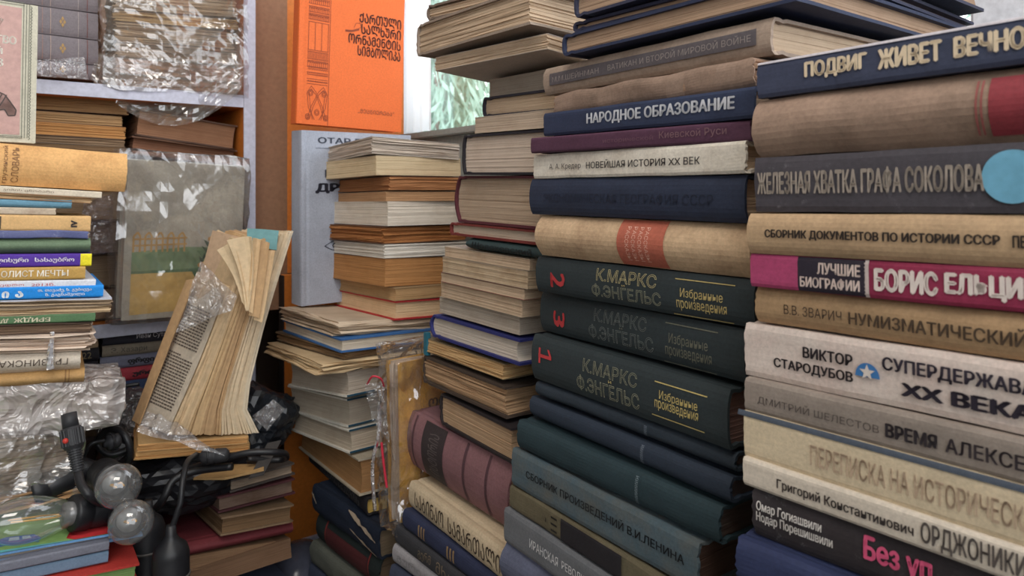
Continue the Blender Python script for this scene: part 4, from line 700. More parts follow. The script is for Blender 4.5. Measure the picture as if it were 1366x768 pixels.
book('worn_book', 'book fourth from the top inside the plastic bag', (-0.5742, 1.0329, 0.1959, 36.02, -0.0968, 1.3593, 0.14, 0.1692, 0.0238), 'O2', 'rag', (120, 100, 84), (170, 146, 122), (), group='books wrapped in plastic on the upper shelf', wear=1.5, wob=0.0016, line=0.4)
book('worn_book', 'book second from the bottom inside the plastic bag', (-0.5749, 1.0321, 0.1715, 37.25, -0.0659, 0.6024, 0.14, 0.1735, 0.0242), 'O2', 'rag', (120, 100, 84), (190, 150, 122), (), group='books wrapped in plastic on the upper shelf', wear=1.5, wob=0.0016, line=0.4)
book('worn_book', 'flat book lowest inside the plastic bag', (-0.5759, 1.0342, 0.1525, 37.24, 0.1377, 0.9822, 0.14, 0.1715, 0.018), 'O2', 'rag', (120, 100, 84), (168, 128, 98), (), group='books wrapped in plastic on the upper shelf', wear=1.5, wob=0.0016, line=0.4)
book('hardback_book', 'dark brown page block with bent cover beside the shelf post', (-0.5551, 1.0479, 0.0827, 37.84, -0.0752, -6.7086, 0.14, 0.1444, 0.039), 'O2', 'hard', (84, 60, 48), (134, 98, 74), (), group='dark leather books under the upper shelf', wear=1.4, line=0.2)
book('hardback_book', 'leather bound book with rough brown binding under the bent one', (-0.5601, 1.0449, 0.055, 38.72, 0.0752, -6.2795, 0.14, 0.1522, 0.0272), 'O2', 'round', (96, 66, 48), (120, 84, 64), (), group='dark leather books under the upper shelf', wear=1.6, line=0.2)
book('hardback_book', 'black book with white script lettering on the bottom shelf', (-0.5893, 1.0238, -0.2226, 35.59, -0.1921, -1.5499, 0.14, 0.2, 0.0179), 'S2', 'hard', (46, 46, 56), (196, 172, 146), [('text', 'Иван Сутр', 0.2204, 0.4221, 0.3, 0.8, (210, 208, 212))], group='books on the bottom shelf', wear=0.5)
book('hardback_book', 'olive grey book with dark scrawl on the bottom shelf', (-0.5886, 1.0225, -0.2392, 35.98, -0.0695, -1.1083, 0.14, 0.2, 0.0159), 'S2', 'hard', (132, 122, 106), (196, 172, 146), [('text', 'Э. Хазари', 0.056, 0.2901, 0.2, 0.8, (72, 66, 58))], group='books on the bottom shelf', wear=0.4)
book('hardback_book', 'blue grey book with heavy black letters on the bottom shelf', (-0.5911, 1.0211, -0.2574, 36.09, -0.014, -0.9231, 0.14, 0.2, 0.0175), 'S2', 'hard', (118, 120, 138), (196, 172, 146), [('text', 'ფრფი', 0.1763, 0.3551, 0.2, 0.8, (38, 36, 42), {'bold': 0.07})], group='books on the bottom shelf', wear=0.4)
book('hardback_book', 'red book with heavy black letters on the bottom shelf', (-0.5876, 1.0224, -0.277, 36.3, 0.0941, -0.7046, 0.14, 0.2, 0.0186), 'S2', 'hard', (170, 58, 70), (196, 172, 146), [('text', 'ური', 0.187, 0.3264, 0.25, 0.75, (44, 30, 36), {'bold': 0.07})], group='books on the bottom shelf', wear=0.4)
book('hardback_book', 'plain navy book lowest on the bottom shelf', (-0.5848, 1.0231, -0.3059, 37.12, 0.1816, -0.2287, 0.14, 0.2, 0.0283), 'S2', 'hard', (44, 58, 92), (196, 172, 146), (), group='books on the bottom shelf', wear=0.4)
book('hardback_book', 'pale tan book end showing beside the ragged leaves', (-0.7515, 0.8984, -0.2234, 37.28, -0.0082, 0.0002, 0.14, 0.2, 0.0187), 'S2', 'flat', (176, 152, 122), (196, 172, 146), (), group='books on the bottom shelf')
book('hardback_book', 'black book with gold flourish behind the left pile', (-0.7507, 0.8993, -0.2416, 37.08, -0.0111, -0.1571, 0.14, 0.2, 0.0182), 'S2', 'hard', (40, 38, 44), (196, 172, 146), [('text', '22', 0.8966, 0.9518, 0.25, 0.75, (140, 122, 90))], group='books on the bottom shelf')
book('hardback_book', 'plain black book low behind the left pile', (-0.7516, 0.898, -0.2636, 36.87, 0.0194, -0.3109, 0.14, 0.2, 0.0219), 'S2', 'hard', (38, 36, 42), (196, 172, 146), (), group='books on the bottom shelf')
n1 = book('hardback_book', 'small grey paged book topmost on the dark floor stack', (-0.3601, 0.9112, -0.3859, 43.13, -5.5589, -0.1634, 0.0971, 0.0884, 0.0155), 'O2', 'hard', (74, 66, 62), (140, 124, 108), (), group='old dark books at the floor', wear=1.2)
book('hardback_book', 'old book with mottled page edges on the dark floor stack', (-0.3713, 0.8998, -0.4068, 39.68, -5.3055, -1.3833, 0.1343, 0.1012, 0.0198), 'O2', 'hard', (78, 40, 44), (112, 92, 80), (), group='old dark books at the floor', wear=0.8, line=0.3, pstain=0.8)
book('hardback_book', 'hardback with buff boards and brown page edges on the maroon book', (-0.3638, 0.8885, -0.4305, 38.04, -5.2668, -5.4286, 0.1587, 0.0936, 0.0224), 'O2', 'hard', (128, 104, 80), (110, 86, 62), (), group='old dark books at the floor', wear=0.8, line=0.25)
book('hardback_book', 'large maroon hardback near the floor', (-0.3964, 0.8684, -0.447, 39.37, -5.6187, -5.165, 0.1637, 0.1345, 0.0155), 'S2', 'round', (110, 44, 50), (150, 122, 92), (), group='old dark books at the floor', wear=0.6)
book('coverless_book', 'brown page block under the large maroon hardback', (-0.3961, 0.8688, -0.4638, 40.49, -6.6995, -8.3092, 0.1711, 0.1104, 0.0169), 'O2', 'block', (0, 0, 0), (128, 100, 76), (), group='old dark books at the floor', line=0.3)
book('coverless_book', 'second brown page block under the maroon hardback', (-0.3945, 0.8663, -0.4874, 38.97, -8.3327, 0.0, 0.1989, 0.13, 0.0245), 'O2', 'block', (0, 0, 0), (112, 86, 66), (), group='old dark books at the floor', line=0.3)
k1 = book('picture_book', 'large children picture book with green cover and red burst under the bulbs', (-0.6027, 0.6077, -0.3469, 36.92, -0.5666, -4.986, 0.2, 0.2598, 0.0086), 'O2', 'flat', (112, 158, 204), (150, 138, 122), (), group='picture books at the lower left', wear=0.2, rough=0.35)
book('picture_book', 'grey spined picture book under the green one', (-0.5747, 0.6143, -0.3578, 37.77, -0.0598, -3.7142, 0.2, 0.2001, 0.0089), 'S2', 'flat', (120, 122, 134), (214, 202, 184), (), group='picture books at the lower left')
book('picture_book', 'blue grey picture book third from the top at lower left', (-0.5772, 0.617, -0.3704, 37.39, 0.1611, -3.9984, 0.2, 0.2, 0.0115), 'S2', 'flat', (112, 136, 160), (214, 202, 184), (), group='picture books at the lower left')
book('picture_book', 'red covered picture book lowest at lower left, sticking out to the right', (-0.5526, 0.6274, -0.3908, 35.97, 0.4653, -5.0585, 0.2, 0.2001, 0.0191), 'O2', 'flat', (188, 60, 52), (120, 150, 90), (), group='picture books at the lower left')
book('paperback_book', 'upper of two yellowed coverless paperbacks under the torn open book', (-0.4462, 0.8474, -0.3104, 27.98, 0.0, -4.7592, 0.13, 0.1256, 0.0094), 'O1', 'paper', (190, 154, 106), (200, 152, 98), (), group='paperbacks under the torn book', line=0.4, wob=0.0008)
f2 = book('paperback_book', 'lower of two yellowed coverless paperbacks under the torn open book', (-0.4502, 0.8504, -0.3212, 27.98, 0.0, -4.7592, 0.13, 0.1296, 0.0105), 'O1', 'paper', (196, 160, 110), (206, 160, 104), (), group='paperbacks under the torn book', line=0.4, wob=0.0008)
grey = book('hardback_book', 'tall grey upright book half hidden by the page-edge stack', (-0.3138, 1.0576, -0.1711, 40.13, 1.2541, 0.5231, 0.036, 0.19, 0.2615), 'SS', 'flat', (168, 174, 188), (214, 202, 184), [('text', 'ОТАР ГОГ', 0.14, 0.66, 0.93, 0.965, (86, 92, 108), {'face': 'front', 'bold': 0.03}), ('band', 0.12, 0.8, 0.9, 0.903, (90, 96, 112), 'front', 'rule'), ('text', 'ДРУ', 0.12, 0.42, 0.64, 0.7, (50, 50, 62), {'face': 'front', 'bold': 0.07}), ('text', 'ПЕ', 0.2, 0.42, 0.73, 0.78, (50, 50, 62), {'face': 'front', 'bold': 0.07}), ('eye',)], group=None, wear=0.2)
orange = book('hardback_book', 'bright orange upright album with dark Georgian title and column ornament', (-0.3214, 1.0583, 0.1013, 38.55, 0.4785, -1.476, 0.0227, 0.1784, 0.2494), 'SS', 'flat', (222, 106, 48), (214, 202, 184), [('ornament',), ('text', 'ᲥᲐᲠᲗᲣᲚᲘ', 0.55, 0.97, 0.67, 0.735, (84, 44, 34), {'face': 'front', 'bold': 0.03}), ('text', 'ᲡᲐᲚᲮᲣᲠᲘ', 0.57, 0.97, 0.6, 0.665, (84, 44, 34), {'face': 'front', 'bold': 0.03}), ('text', 'ᲝᲠᲜᲐᲛᲔᲜᲢᲘᲡ', 0.45, 0.97, 0.53, 0.595, (84, 44, 34), {'face': 'front', 'bold': 0.03}), ('text', 'ᲡᲘᲛᲑᲝᲚᲘᲙᲐ', 0.54, 0.97, 0.46, 0.525, (84, 44, 34), {'face': 'front', 'bold': 0.03}), ('text', '„ᲛᲔᲪᲜᲘᲔᲠᲔᲑᲐ”', 0.56, 0.92, 0.095, 0.125, (120, 60, 36), {'face': 'front'}), ('text', 'Ი. ᲡᲣᲠᲒᲣᲚᲐᲫᲔ', 0.56, 0.9, 0.915, 0.955, (150, 84, 50), {'face': 'front'})], group=None, wear=0.1, stain=0.1)
pink = book('hardback_book', 'upright pink book with pale ornate border on top of the left pile', (-0.6405, 0.706, 0.0556, 37.82, 0.0, -0.9486, 0.015, 0.14, 0.153), 'SS', 'flat', (204, 198, 178), (214, 202, 184), [('pinkcover',)], group=None, wear=0.3)
picture = book('hardback_book', 'old picture book with farm fence and green field in a plastic sleeve', (-0.5353, 0.9744, -0.1773, 42.79, 0.0315, -2.2487, 0.0294, 0.1645, 0.2225), 'SO', 'flat', (176, 168, 152), (214, 202, 184), [('farm',)], group=None, wear=0.5, stain=0.3)
bagged = book('hardback_book', 'upright gold yellow book in clear plastic between the stacks', (-0.1284, 0.8246, -0.3899, 45.25, -1.3809, 0.0, 0.0246, 0.14, 0.1897), 'SO', 'flat', (240, 182, 80), (214, 190, 164), [('text', 'ოდიშ', 0.3, 0.7, 0.66, 0.76, (140, 104, 56), {'face': 'back', 'bold': 0.03}), ('text', 'თბილისი', 0.35, 0.85, 0.48, 0.53, (150, 110, 60), {'face': 'back'})], group=None, wear=0.6, wob=0.0015, line=0.5, stain=0.3)

# ------------------------------------------------------------------ extra parts of some books
def part_box(root, name, x0, x1, y0, y1, z0, z1, mat, bev=0):
    bm = bmesh.new(); box(bm, x0, x1, y0, y1, z0, z1, bev); return link_bm(name, bm, mat, root)
for r in (d5, d6, d7):
    H, D, T = r['dims']
    for z0, z1 in ((.0002, .0026), (T - .0026, T - .0002)):
        part_box(r, 'corner_binding', -.0006, .0004, D - .042, D - .001, z0, z1, plain((28, 66, 86), .6, 0, 'teal_cloth'))
for m in (('poly', [(.0, .02), (1, .02), (1, 1), (0, 1)], (138, 176, 104), 'top', 'printed_grass'),
          ('poly', [(.22, 1), (1, .92), (1, 1)], (108, 190, 196), 'top', 'printed_pond', 0, .0005),
          ('poly', [(0, 1), (0, .62), (.10, .66), (.115, .70), (.15, .69), (.155, .75), (.2, .745), (.19, .81), (.235, .82), (.215, .87), (.255, .90), (.225, .935), (.27, .965), (.245, 1)], (200, 52, 56), 'top', 'printed_burst', 0, .0007),
          ('poly', [(.35, .9), (.37, .84), (.46, .82), (.52, .86), (.52, .92), (.36, .95)], (48, 108, 190), 'top', 'printed_car', 0, .0007),
          ('poly', [(.38, .89), (.385, .85), (.41, .845), (.41, .885)], (180, 206, 226), 'top', 'printed_window', 0, .0009),
          ('poly', [(.42, .885), (.42, .843), (.45, .838), (.455, .88)], (180, 206, 226), 'top', 'printed_window', 0, .0009),
          ('text', '45', .12, .06, .95, .88, (110, 30, 36), {'face': 'top'})):
    mark(k1, tuple(k1['dims']) + (.0012, 8), *m)

H, D, T = c17['dims']
part_box(c17, 'spine_end', H - .004, H + .0015, -.0012, .006, -.004, T + .006, plain((40, 104, 122), .6, 0, 'teal_cloth'), .0006)

# ------------------------------------------------------------------ sheets, bags, lumps
def sheet(name, corners, nu, nv, amp, mat, label=None, cat=None, seed=0, sag=(0, 0, 0), parent=None, freq=30, edge=.0):
    """crumpled film between four points (bottom left, bottom right, top right, top left)"""
    A, B_, C_, D_ = (Vector(c) for c in corners); V = []; F = []
    n = (B_ - A).cross(D_ - A).normalized(); sg = Vector(sag)
    for j in range(nv + 1):
        for i in range(nu + 1):
            u, v = i / nu, j / nv
            p = A.lerp(B_, u).lerp(D_.lerp(C_, u), v) + sg * (4 * u * (1 - u)) * (1 - v)
            q = p * freq + Vector((seed, 0, 0))
            p = p + n * (amp * (noise.noise(q) + .6 * abs(noise.noise(q * 2.3)) * 1.5)) + Vector((0, 0, edge * noise.noise(q * 1.7) * (1 if j in (0, nv) or i in (0, nu) else 0)))
            V.append(p)
    for j in range(nv):
        for i in range(nu):
            a = j * (nu + 1) + i; F.append((a, a + 1, a + nu + 2, a + nu + 1))
    o = link_mesh(name, V, F, mat, parent, False)
    if label: tag(o, label, cat)
    return o
def shell(root, name, x0, x1, y0, y1, z0, z1, amp, mat, seed=0, cuts=10, freq=28, skip=None):
    bm = bmesh.new(); box(bm, x0, x1, y0, y1, z0, z1)
    bmesh.ops.subdivide_edges(bm, edges=bm.edges[:], cuts=cuts, use_grid_fill=True)
    c = Vector(((x0 + x1) / 2, (y0 + y1) / 2, (z0 + z1) / 2))
    for v in bm.verts:
        q = v.co * freq + Vector((seed, seed * .3, 0)); d = Vector(((v.co.x - c.x) / (x1 - x0), (v.co.y - c.y) / (y1 - y0), (v.co.z - c.z) / (z1 - z0)))
        m = max(abs(d.x), abs(d.y), abs(d.z)); d = Vector([k if abs(k) > m * .92 else 0 for k in d]).normalized()
        v.co += d * amp * (.35 + noise.noise(q) + .8 * abs(noise.noise(q * 2.1)))
    return link_bm(name, bm, mat, root)
def lump(name, loc, size, amp, mat, label, cat, seed=0, freq=14):
    bm = bmesh.new(); bmesh.ops.create_icosphere(bm, subdivisions=4, radius=1)
    for v in bm.verts:
        q = v.co * 1.6 + Vector((seed, 0, seed)); k = 1 + amp * (noise.noise(q) + .7 * abs(noise.noise(q * 2.7)))
        v.co = Vector((v.co.x * size[0] * k, v.co.y * size[1] * k, v.co.z * size[2] * k))
    o = link_bm(name, bm, mat, None, False); o.matrix_world = Matrix.Translation(loc) @ RM
    return tag(o, label, cat)
milky = plastic(.66, .14, 40, (246, 240, 238), 'milky_plastic', 1.0); dull = plastic(.34, .18, 28, (210, 202, 194), 'dull_plastic', 1.0)
H, D, T = a21['dims']
shell(a21, 'plastic_wrap', -.010, H + .012, -.004, D + .006, -.001, T + .003, .006, milky, 2, 12, 30)
H, D, T = a22['dims']
shell(a22, 'plastic_wrap', -.004, H + .012, -.004, D + .008, .001, T + .001, .007, dull, 5, 12, 26)
H, D, T = picture['dims']
b_ = thing('plastic_sleeve', picture.matrix_world.copy(), 'clear plastic sleeve around the farm picture book', 'bag')
shell(b_, 'film', -.003, H + .012, -.004, D + .010, -.002, T + .003, .0035, plastic(.05, .12, 13, name='sleeve_film', st=.22), 9, 16, 30)
H, D, T = bagged['dims']
b_ = thing('plastic_bag', bagged.matrix_world.copy(), 'shiny clear bag around the upright gold yellow book', 'bag')
shell(b_, 'film', -.004, H + .018, -.005, D + .008, -.004, T + .004, .005, plastic(.10, .08, 30, st=.7), 12, 16, 34)
bm = bmesh.new(); tube(bm, [(-0.1625, 0.8000, -0.2164), (-0.1547, 0.7900, -0.2054), (-0.1455, 0.7900, -0.2079), (-0.1440, 0.8000, -0.2189)], .0011, 6); tube(bm, [(-0.1465, 0.8000, -0.2821), (-0.1448, 0.8000, -0.3006), (-0.1406, 0.8000, -0.3326)], .0014, 6)
zp = link_bm('zip_bag_tail', bm, plain((200, 50, 70), .4, 0, 'red_zip')); tag(zp, 'red zip strip of a small clear bag hanging beside the gold book', 'zip strip')
tag(sheet('zip_bag', [(-0.1575, 0.8000, -0.2568), (-0.1373, 0.8000, -0.2821), (-0.1440, 0.8000, -0.2131), (-0.1651, 0.8000, -0.2164)], 10, 14, .006, plastic(.12, .08, 80), None, None, 21), 'small clear bag with a red zip beside the gold book', 'bag')
bm = bmesh.new(); tube(bm, [(-0.1500, 0.8050, -0.2415), (-0.1499, 0.8000, -0.2737), (-0.1566, 0.8000, -0.3074), (-0.1541, 0.8000, -0.3579)], .0022, 6); tag(link_bm('plastic_strip', bm, plastic(.3, .1, 60)), 'thin twisted clear strip hanging down from the red zip bag', 'strip')
# bag of old books on the upper shelf
o = thing('plastic_bag', RM @ Matrix.Translation((0.1637, 1.1550, 0.1490)), 'big crinkled clear bag around the books on the upper shelf', 'bag')
shell(o, 'film', -.012, .182, -.004, .16, .002, .168, .008, plastic(.15, .12, 13, (240, 228, 214), 'bag_film', .6), 31, 20, 22)
sheet('bag_flap', [(-0.6023, 1.0200, 0.1600), (-0.4218, 1.1100, 0.1601), (-0.4160, 1.1100, 0.1998), (-0.5959, 1.0200, 0.1986)], 26, 14, .012, plastic(.15, .12, 13, (240, 228, 214), 'bag_film', .6), 'torn flap of the clear bag drooping over the shelf edge', 'bag', 41, (0, 0, -.062), None, 24)
sheet('plastic_film', [(-0.6350, 0.9500, 0.1530), (-0.5888, 0.9900, 0.1553), (-0.5950, 0.9900, 0.1865), (-0.6330, 0.9500, 0.1750)], 12, 8, .006, plastic(.12, .07, 70), 'crumpled clear film in front of the lowest grey volume', 'film', 51)
sheet('plastic_film', [(-0.6045, 0.9850, -0.0933), (-0.5667, 1.0100, -0.0851), (-0.5667, 1.0100, -0.0032), (-0.5920, 0.9850, -0.0156)], 12, 12, .014, plastic(.34, .1, 50, (176, 170, 186)), 'crumpled grey film between the left pile and the picture book', 'film', 61)
sheet('plastic_film', [(-0.6059, 1.0600, 0.0368), (-0.4226, 1.1000, 0.0174), (-0.4249, 1.1000, 0.0475), (-0.6036, 1.0600, 0.0658)], 22, 6, .008, plastic(.12, .08, 40), 'crinkled film lying along the top of the farm picture book', 'film', 66)
bm = bmesh.new()
for w, a, c in ((.0022, (-0.5001, 0.7750, -0.1534), (-0.4977, 0.7700, -0.1645)), (.003, (-0.4977, 0.7700, -0.1645), (-0.4985, 0.7700, -0.1905))):
    tube(bm, [a, c], w, 6, 1)
tube(bm, [(-0.4972, 0.7680, -0.1641), (-0.4988, 0.7680, -0.1819), (-0.4980, 0.7680, -0.1916)], lambda s: .0022 + .002 * s, 6)
tag(link_bm('plastic_strip', bm, plastic(.5, .15, 60)), 'white plastic strip hanging over the marbled spine in the left pile', 'strip')

# ------------------------------------------------------------------ torn open book
leafm = [plain(c, .8, 0, 'old_leaves') for c in ((206, 178, 140), (198, 166, 124), (186, 152, 112), (212, 190, 158), (214, 198, 172))]
base = Vector((-0.4173, 0.8600, -0.2987))
tb = thing('torn_book', Matrix.Translation(base), 'large coverless old book standing open with fanned torn pages', 'book')
Bf0, Bf1 = Vector((-0.4165, 0.8620, -0.2949)), Vector((-0.3477, 0.9050, -0.3115)); Bs0, Bs1 = Vector((-0.4951, 0.9350, -0.3002)), Vector((-0.4261, 0.9850, -0.3038))
Tf0, Tf1 = Vector((-0.3363, 0.8850, -0.0661)), Vector((-0.2874, 0.9350, -0.0502)); Ts0, Ts1 = Vector((-0.4041, 0.9550, -0.0523)), Vector((-0.3632, 1.0000, -0.0537))
e2 = Vector((.88, .47, 0))
def leaf_point(t, u, h):
    """t through the thickness, u from fore edge to spine, h up"""
    f = Bf0.lerp(Bf1, t).lerp(Tf0.lerp(Tf1, t), h); s = Bs0.lerp(Bs1, t).lerp(Ts0.lerp(Ts1, t), h)
    p = f.lerp(s, u)
    fl = max(0, 1 - h / .2) ** 2 * t ** 2 * .026 * (1 - u) - max(0, (h - .55)) * .03 * (1 - t) ** 3 * 0
    bow = .010 * math.sin(math.pi * h) * (t - .5)
    return p + e2 * (fl - bow) - base
R = random.Random(77)
NB = 13
for k in range(NB):
    bm = bmesh.new(); nl = 3
    for l in range(nl):
        t = (k + (l + R.uniform(.1, .3)) / nl * .94) / NB; th = .0024
        top = 1 - R.random() * .02 - (.22 if k == 0 else (.10 * max(0, 1 - k / 4)) * R.random() - 0)
        ju = R.gauss(0, .012)
        g2 = []
        for side in (0, 1):
            g = []
            for j in range(9):
                h = j / 8 * top
                row = []
                for i in range(4):
                    u = ju + i / 3 * (1 - ju)
                    if i == 0: u += R.gauss(0, .003)
                    row.append(bm.verts.new(leaf_point(t, u, h + (R.gauss(0, .003) if j in (0, 8) else 0)) + e2 * th * side))
                g.append(row)
            g2.append(g)
        a, c = g2
        for j in range(8):
            for i in range(3):
                bm.faces.new((a[j][i], a[j][i + 1], a[j + 1][i + 1], a[j + 1][i])); bm.faces.new((c[j][i], c[j + 1][i], c[j + 1][i + 1], c[j][i + 1]))
            bm.faces.new((a[j][0], a[j + 1][0], c[j + 1][0], c[j][0])); bm.faces.new((a[j][3], c[j][3], c[j + 1][3], a[j + 1][3]))
        for i in range(3):
            bm.faces.new((a[8][i], a[8][i + 1], c[8][i + 1], c[8][i])); bm.faces.new((a[0][i], c[0][i], c[0][i + 1], a[0][i + 1]))
    link_bm('page_bundle', bm, leafm[min(4, max(0, int(k / NB * 5 + R.uniform(-.6, .6))))], tb)
# the printed front page and its lines
V = []; F = []
def page_pt(u, h, lift): return leaf_point(0, u, h) - e2 * lift
nu, nh = 6, 12
for j in range(nh + 1):
    for i in range(nu + 1):
        u = .0 + i / nu * .96; h = .005 + j / nh * (.70 + .05 * math.sin(u * 7))
        V.append(page_pt(u, h, .0016))
for j in range(nh):
    for i in range(nu):
        a = j * (nu + 1) + i; F.append((a, a + 1, a + nu + 2, a + nu + 1))
link_mesh('printed_page', V, F, plain((212, 198, 178), .8, 0, 'old_page'), tb)
V = []; F = []
for r in range(34):
    h = .11 + r * .0152
    if r in (18, 19): continue
    u = .86
    while u > .14:
        w = R.uniform(.03, .09)
        if r == 17 and u < .5: break
        u2 = max(.13, u - w); n = len(V)
        V += [page_pt(u, h, .0024), page_pt(u2, h, .0024), page_pt(u2, h + .0075, .0024), page_pt(u, h + .0075, .0024)]; F.append((n, n + 1, n + 2, n + 3))
        u = u2 - .018
lp = link_mesh('printed_lines', V, F, plain((104, 92, 84), .8, 0, 'print'), tb); lp['kind'] = 'stuff'
# left board edge, rear leaf, teal cover scrap, curled leaves
def leaf(name, pts, mat, bulge, th=.0006, nu=4, nv=8):
    A, B_, C_, D_ = (Vector(p) - base for p in pts); n = (B_ - A).cross(D_ - A).normalized(); bm = bmesh.new(); gs = []
    for s in (0, 1):
        gs.append([[bm.verts.new(A.lerp(B_, i / nu).lerp(D_.lerp(C_, i / nu), j / nv) + n * (bulge * math.sin(math.pi * i / nu) * (j / nv) + bulge * .7 * math.sin(math.pi * j / nv) + s * th)) for i in range(nu + 1)] for j in range(nv + 1)])
    a, c = gs
    for j in range(nv):
        for i in range(nu): bm.faces.new((a[j][i], a[j][i + 1], a[j + 1][i + 1], a[j + 1][i])); bm.faces.new((c[j][i], c[j + 1][i], c[j + 1][i + 1], c[j][i + 1]))
        bm.faces.new((a[j][0], a[j + 1][0], c[j + 1][0], c[j][0])); bm.faces.new((a[j][nu], c[j][nu], c[j + 1][nu], a[j + 1][nu]))
    for i in range(nu): bm.faces.new((a[nv][i], a[nv][i + 1], c[nv][i + 1], c[nv][i])); bm.faces.new((a[0][i], c[0][i], c[0][i + 1], a[0][i + 1]))
    return link_bm(name, bm, mat, tb)
cr = [plain(c, .8, 0, 'old_page') for c in ((226, 200, 162), (216, 184, 142), (196, 160, 118))]
leaf('board_edge', [(-0.4917, 0.9250, -0.2970), (-0.4777, 0.9150, -0.2995), (-0.4099, 0.9250, -0.1139), (-0.4262, 0.9350, -0.1171)], cr[2], .001, .002)
leaf('loose_leaf', [(-0.4157, 0.9380, -0.1432), (-0.3458, 0.9000, -0.1677), (-0.3305, 0.9100, -0.0623), (-0.3948, 0.9400, -0.0515)], plain((196, 166, 136), .8, 0, 'old_page'), .002)
leaf('cover_scrap', [(-0.3363, 0.9050, -0.0676), (-0.2991, 0.9050, -0.0753), (-0.2995, 0.9150, -0.0510), (-0.3400, 0.9150, -0.0482)], plain((104, 148, 150), .7, 0, 'teal_card'), .001, .0012)
leaf('curled_leaf', [(-0.3304, 0.8720, -0.1349), (-0.3233, 0.8700, -0.1438), (-0.3412, 0.8620, -0.0608), (-0.3591, 0.8680, -0.0713)], cr[0], -.006)
leaf('curled_leaf', [(-0.3253, 0.8680, -0.1416), (-0.3209, 0.8660, -0.1468), (-0.3343, 0.8560, -0.0604), (-0.3429, 0.8640, -0.0637)], cr[1], -.004)
leaf('curled_leaf', [(-0.3236, 0.8660, -0.1449), (-0.3192, 0.8640, -0.1446), (-0.3134, 0.8580, -0.0551), (-0.3400, 0.8500, -0.0582)], cr[0], -.008)
leaf('curled_leaf', [(-0.3218, 0.8660, -0.1449), (-0.3161, 0.8680, -0.1489), (-0.3061, 0.8680, -0.0594), (-0.3132, 0.8600, -0.0561)], cr[1], -.004)
leaf('curled_leaf', [(-0.3214, 0.8700, -0.1511), (-0.3093, 0.8720, -0.1551), (-0.2972, 0.8740, -0.0635), (-0.3068, 0.8700, -0.0595)], cr[2], -.003)
leaf('curled_leaf', [(-0.3174, 0.8740, -0.1573), (-0.3071, 0.8760, -0.1614), (-0.2927, 0.8800, -0.0732), (-0.3015, 0.8760, -0.0728)], cr[1], -.003)
sheet('plastic_film', [(-0.4056, 0.8620, -0.1715), (-0.3387, 0.8580, -0.1436), (-0.3312, 0.8620, -0.1279), (-0.3844, 0.8800, -0.0861)], 14, 14, .006, plastic(.34, .14, 70, (214, 208, 206)), 'torn scrap of film clinging to the printed page', 'film', 71)
sheet('plastic_film', [(-0.4440, 0.8420, -0.2863), (-0.3395, 0.8420, -0.3129), (-0.3990, 0.8480, -0.2776), (-0.4460, 0.8700, -0.2683)], 16, 10, .006, plastic(.30, .1, 60), 'crinkled film under the foot of the torn book', 'film', 76)

bm = bmesh.new(); vs = [bm.verts.new(p) for p in ((-0.3959, 0.8850, -0.3587), (-0.3528, 0.8750, -0.3546), (-0.3118, 0.8950, -0.3514), (-0.3171, 0.9100, -0.3515), (-0.3709, 0.9200, -0.3554))]; bm.faces.new(vs)
r_ = bmesh.ops.extrude_face_region(bm, geom=bm.faces[:]); [setattr(v, 'co', v.co + Vector((0, 0, .003))) for v in r_['geom'] if isinstance(v, bmesh.types.BMVert)]
tag(link_bm('card_scrap', bm, plain((176, 140, 92), .8, 0, 'old_card')), 'yellowed scrap of card on top of the dark floor stack', 'card')

# ------------------------------------------------------------------ string lights, sockets, cables
blk = plain((30, 30, 33), .42, 0, 'black_rubber'); blk2 = plain((44, 44, 47), .55, 0, 'black_plastic'); gold = plain((232, 178, 92), .35, .3, 'filament')
def to_axis(a, d):
    z = (Vector(d) - Vector(a)).normalized(); return Matrix.Translation(Vector(a)) @ z.to_track_quat('Z', 'Y').to_matrix().to_4x4()
def bulb(a, d, rad, ln, label, sock=.055, drop=False):
    dv = (Vector(d) - Vector(a)).normalized()
    if not drop: a = Vector(d) - dv * (ln - rad)
    t = thing('light_bulb', to_axis(a, d), label, 'light bulb', 'clear filament bulbs of the string lights')
    n = 14; pf = [(.0125, 0)]
    for k in range(n + 1):
        s = k / n
        if drop: r = .0125 + (rad - .0125) * math.sin(min(1, s * 1.9) * math.pi / 2) if s < .53 else rad * math.cos((s - .53) / .47 * math.pi / 2) ** .62; z = .004 + ln * s
        else:
            an = math.radians(148) * (1 - s); r = rad * math.sin(an); z = ln - rad + rad * math.cos(an)
        pf.append((max(r, .0), z))
    pf = pf[:-1] + [(.00001, pf[-1][1])]
    bm = bmesh.new(); lathe(bm, pf, 28); link_bm('glass_globe', bm, thin_glass(.055), t, True)
    bm = bmesh.new(); lathe(bm, [(.011, -.002), (.0118, .002), (.0116, .010), (.00001, .011)], 20); link_bm('bulb_collar', bm, plain((150, 148, 146), .3, .5, 'bulb_collar'), t, True)
    bm = bmesh.new(); lathe(bm, [(.005, .010), (.0025, .018), (.0018, ln * .45), (.00001, ln * .46)], 10); link_bm('glass_stem', bm, thin_glass(), t, True)
    bm = bmesh.new()
    for s in (-1, 1): tube(bm, [(s * .002, 0, .014), (s * .005, 0, ln * .3), (s * .0035, .001, ln * .72)], .0009, 6)
    link_bm('filament', bm, gold, t)
    bm = bmesh.new(); lathe(bm, [(.0128, .003), (.0178, .003), (.0186, 0), (.0186, -.011), (.0172, -.012), (.0176, -.014), (.0176, -sock), (.012, -sock - .006), (.006, -sock - .012), (.00001, -sock - .0122)], 28); link_bm('lamp_socket', bm, blk, t, True)
bulb((-0.4589, 0.8000, -0.3175), (-0.4062, 0.7350, -0.3041), .0222, .050, 'round clear bulb facing forward, upper of the two at the pile edge')
bulb((-0.4324, 0.7900, -0.3567), (-0.3861, 0.7220, -0.3352), .0215, .048, 'round clear bulb facing forward, lower of the two at the pile edge', .04)
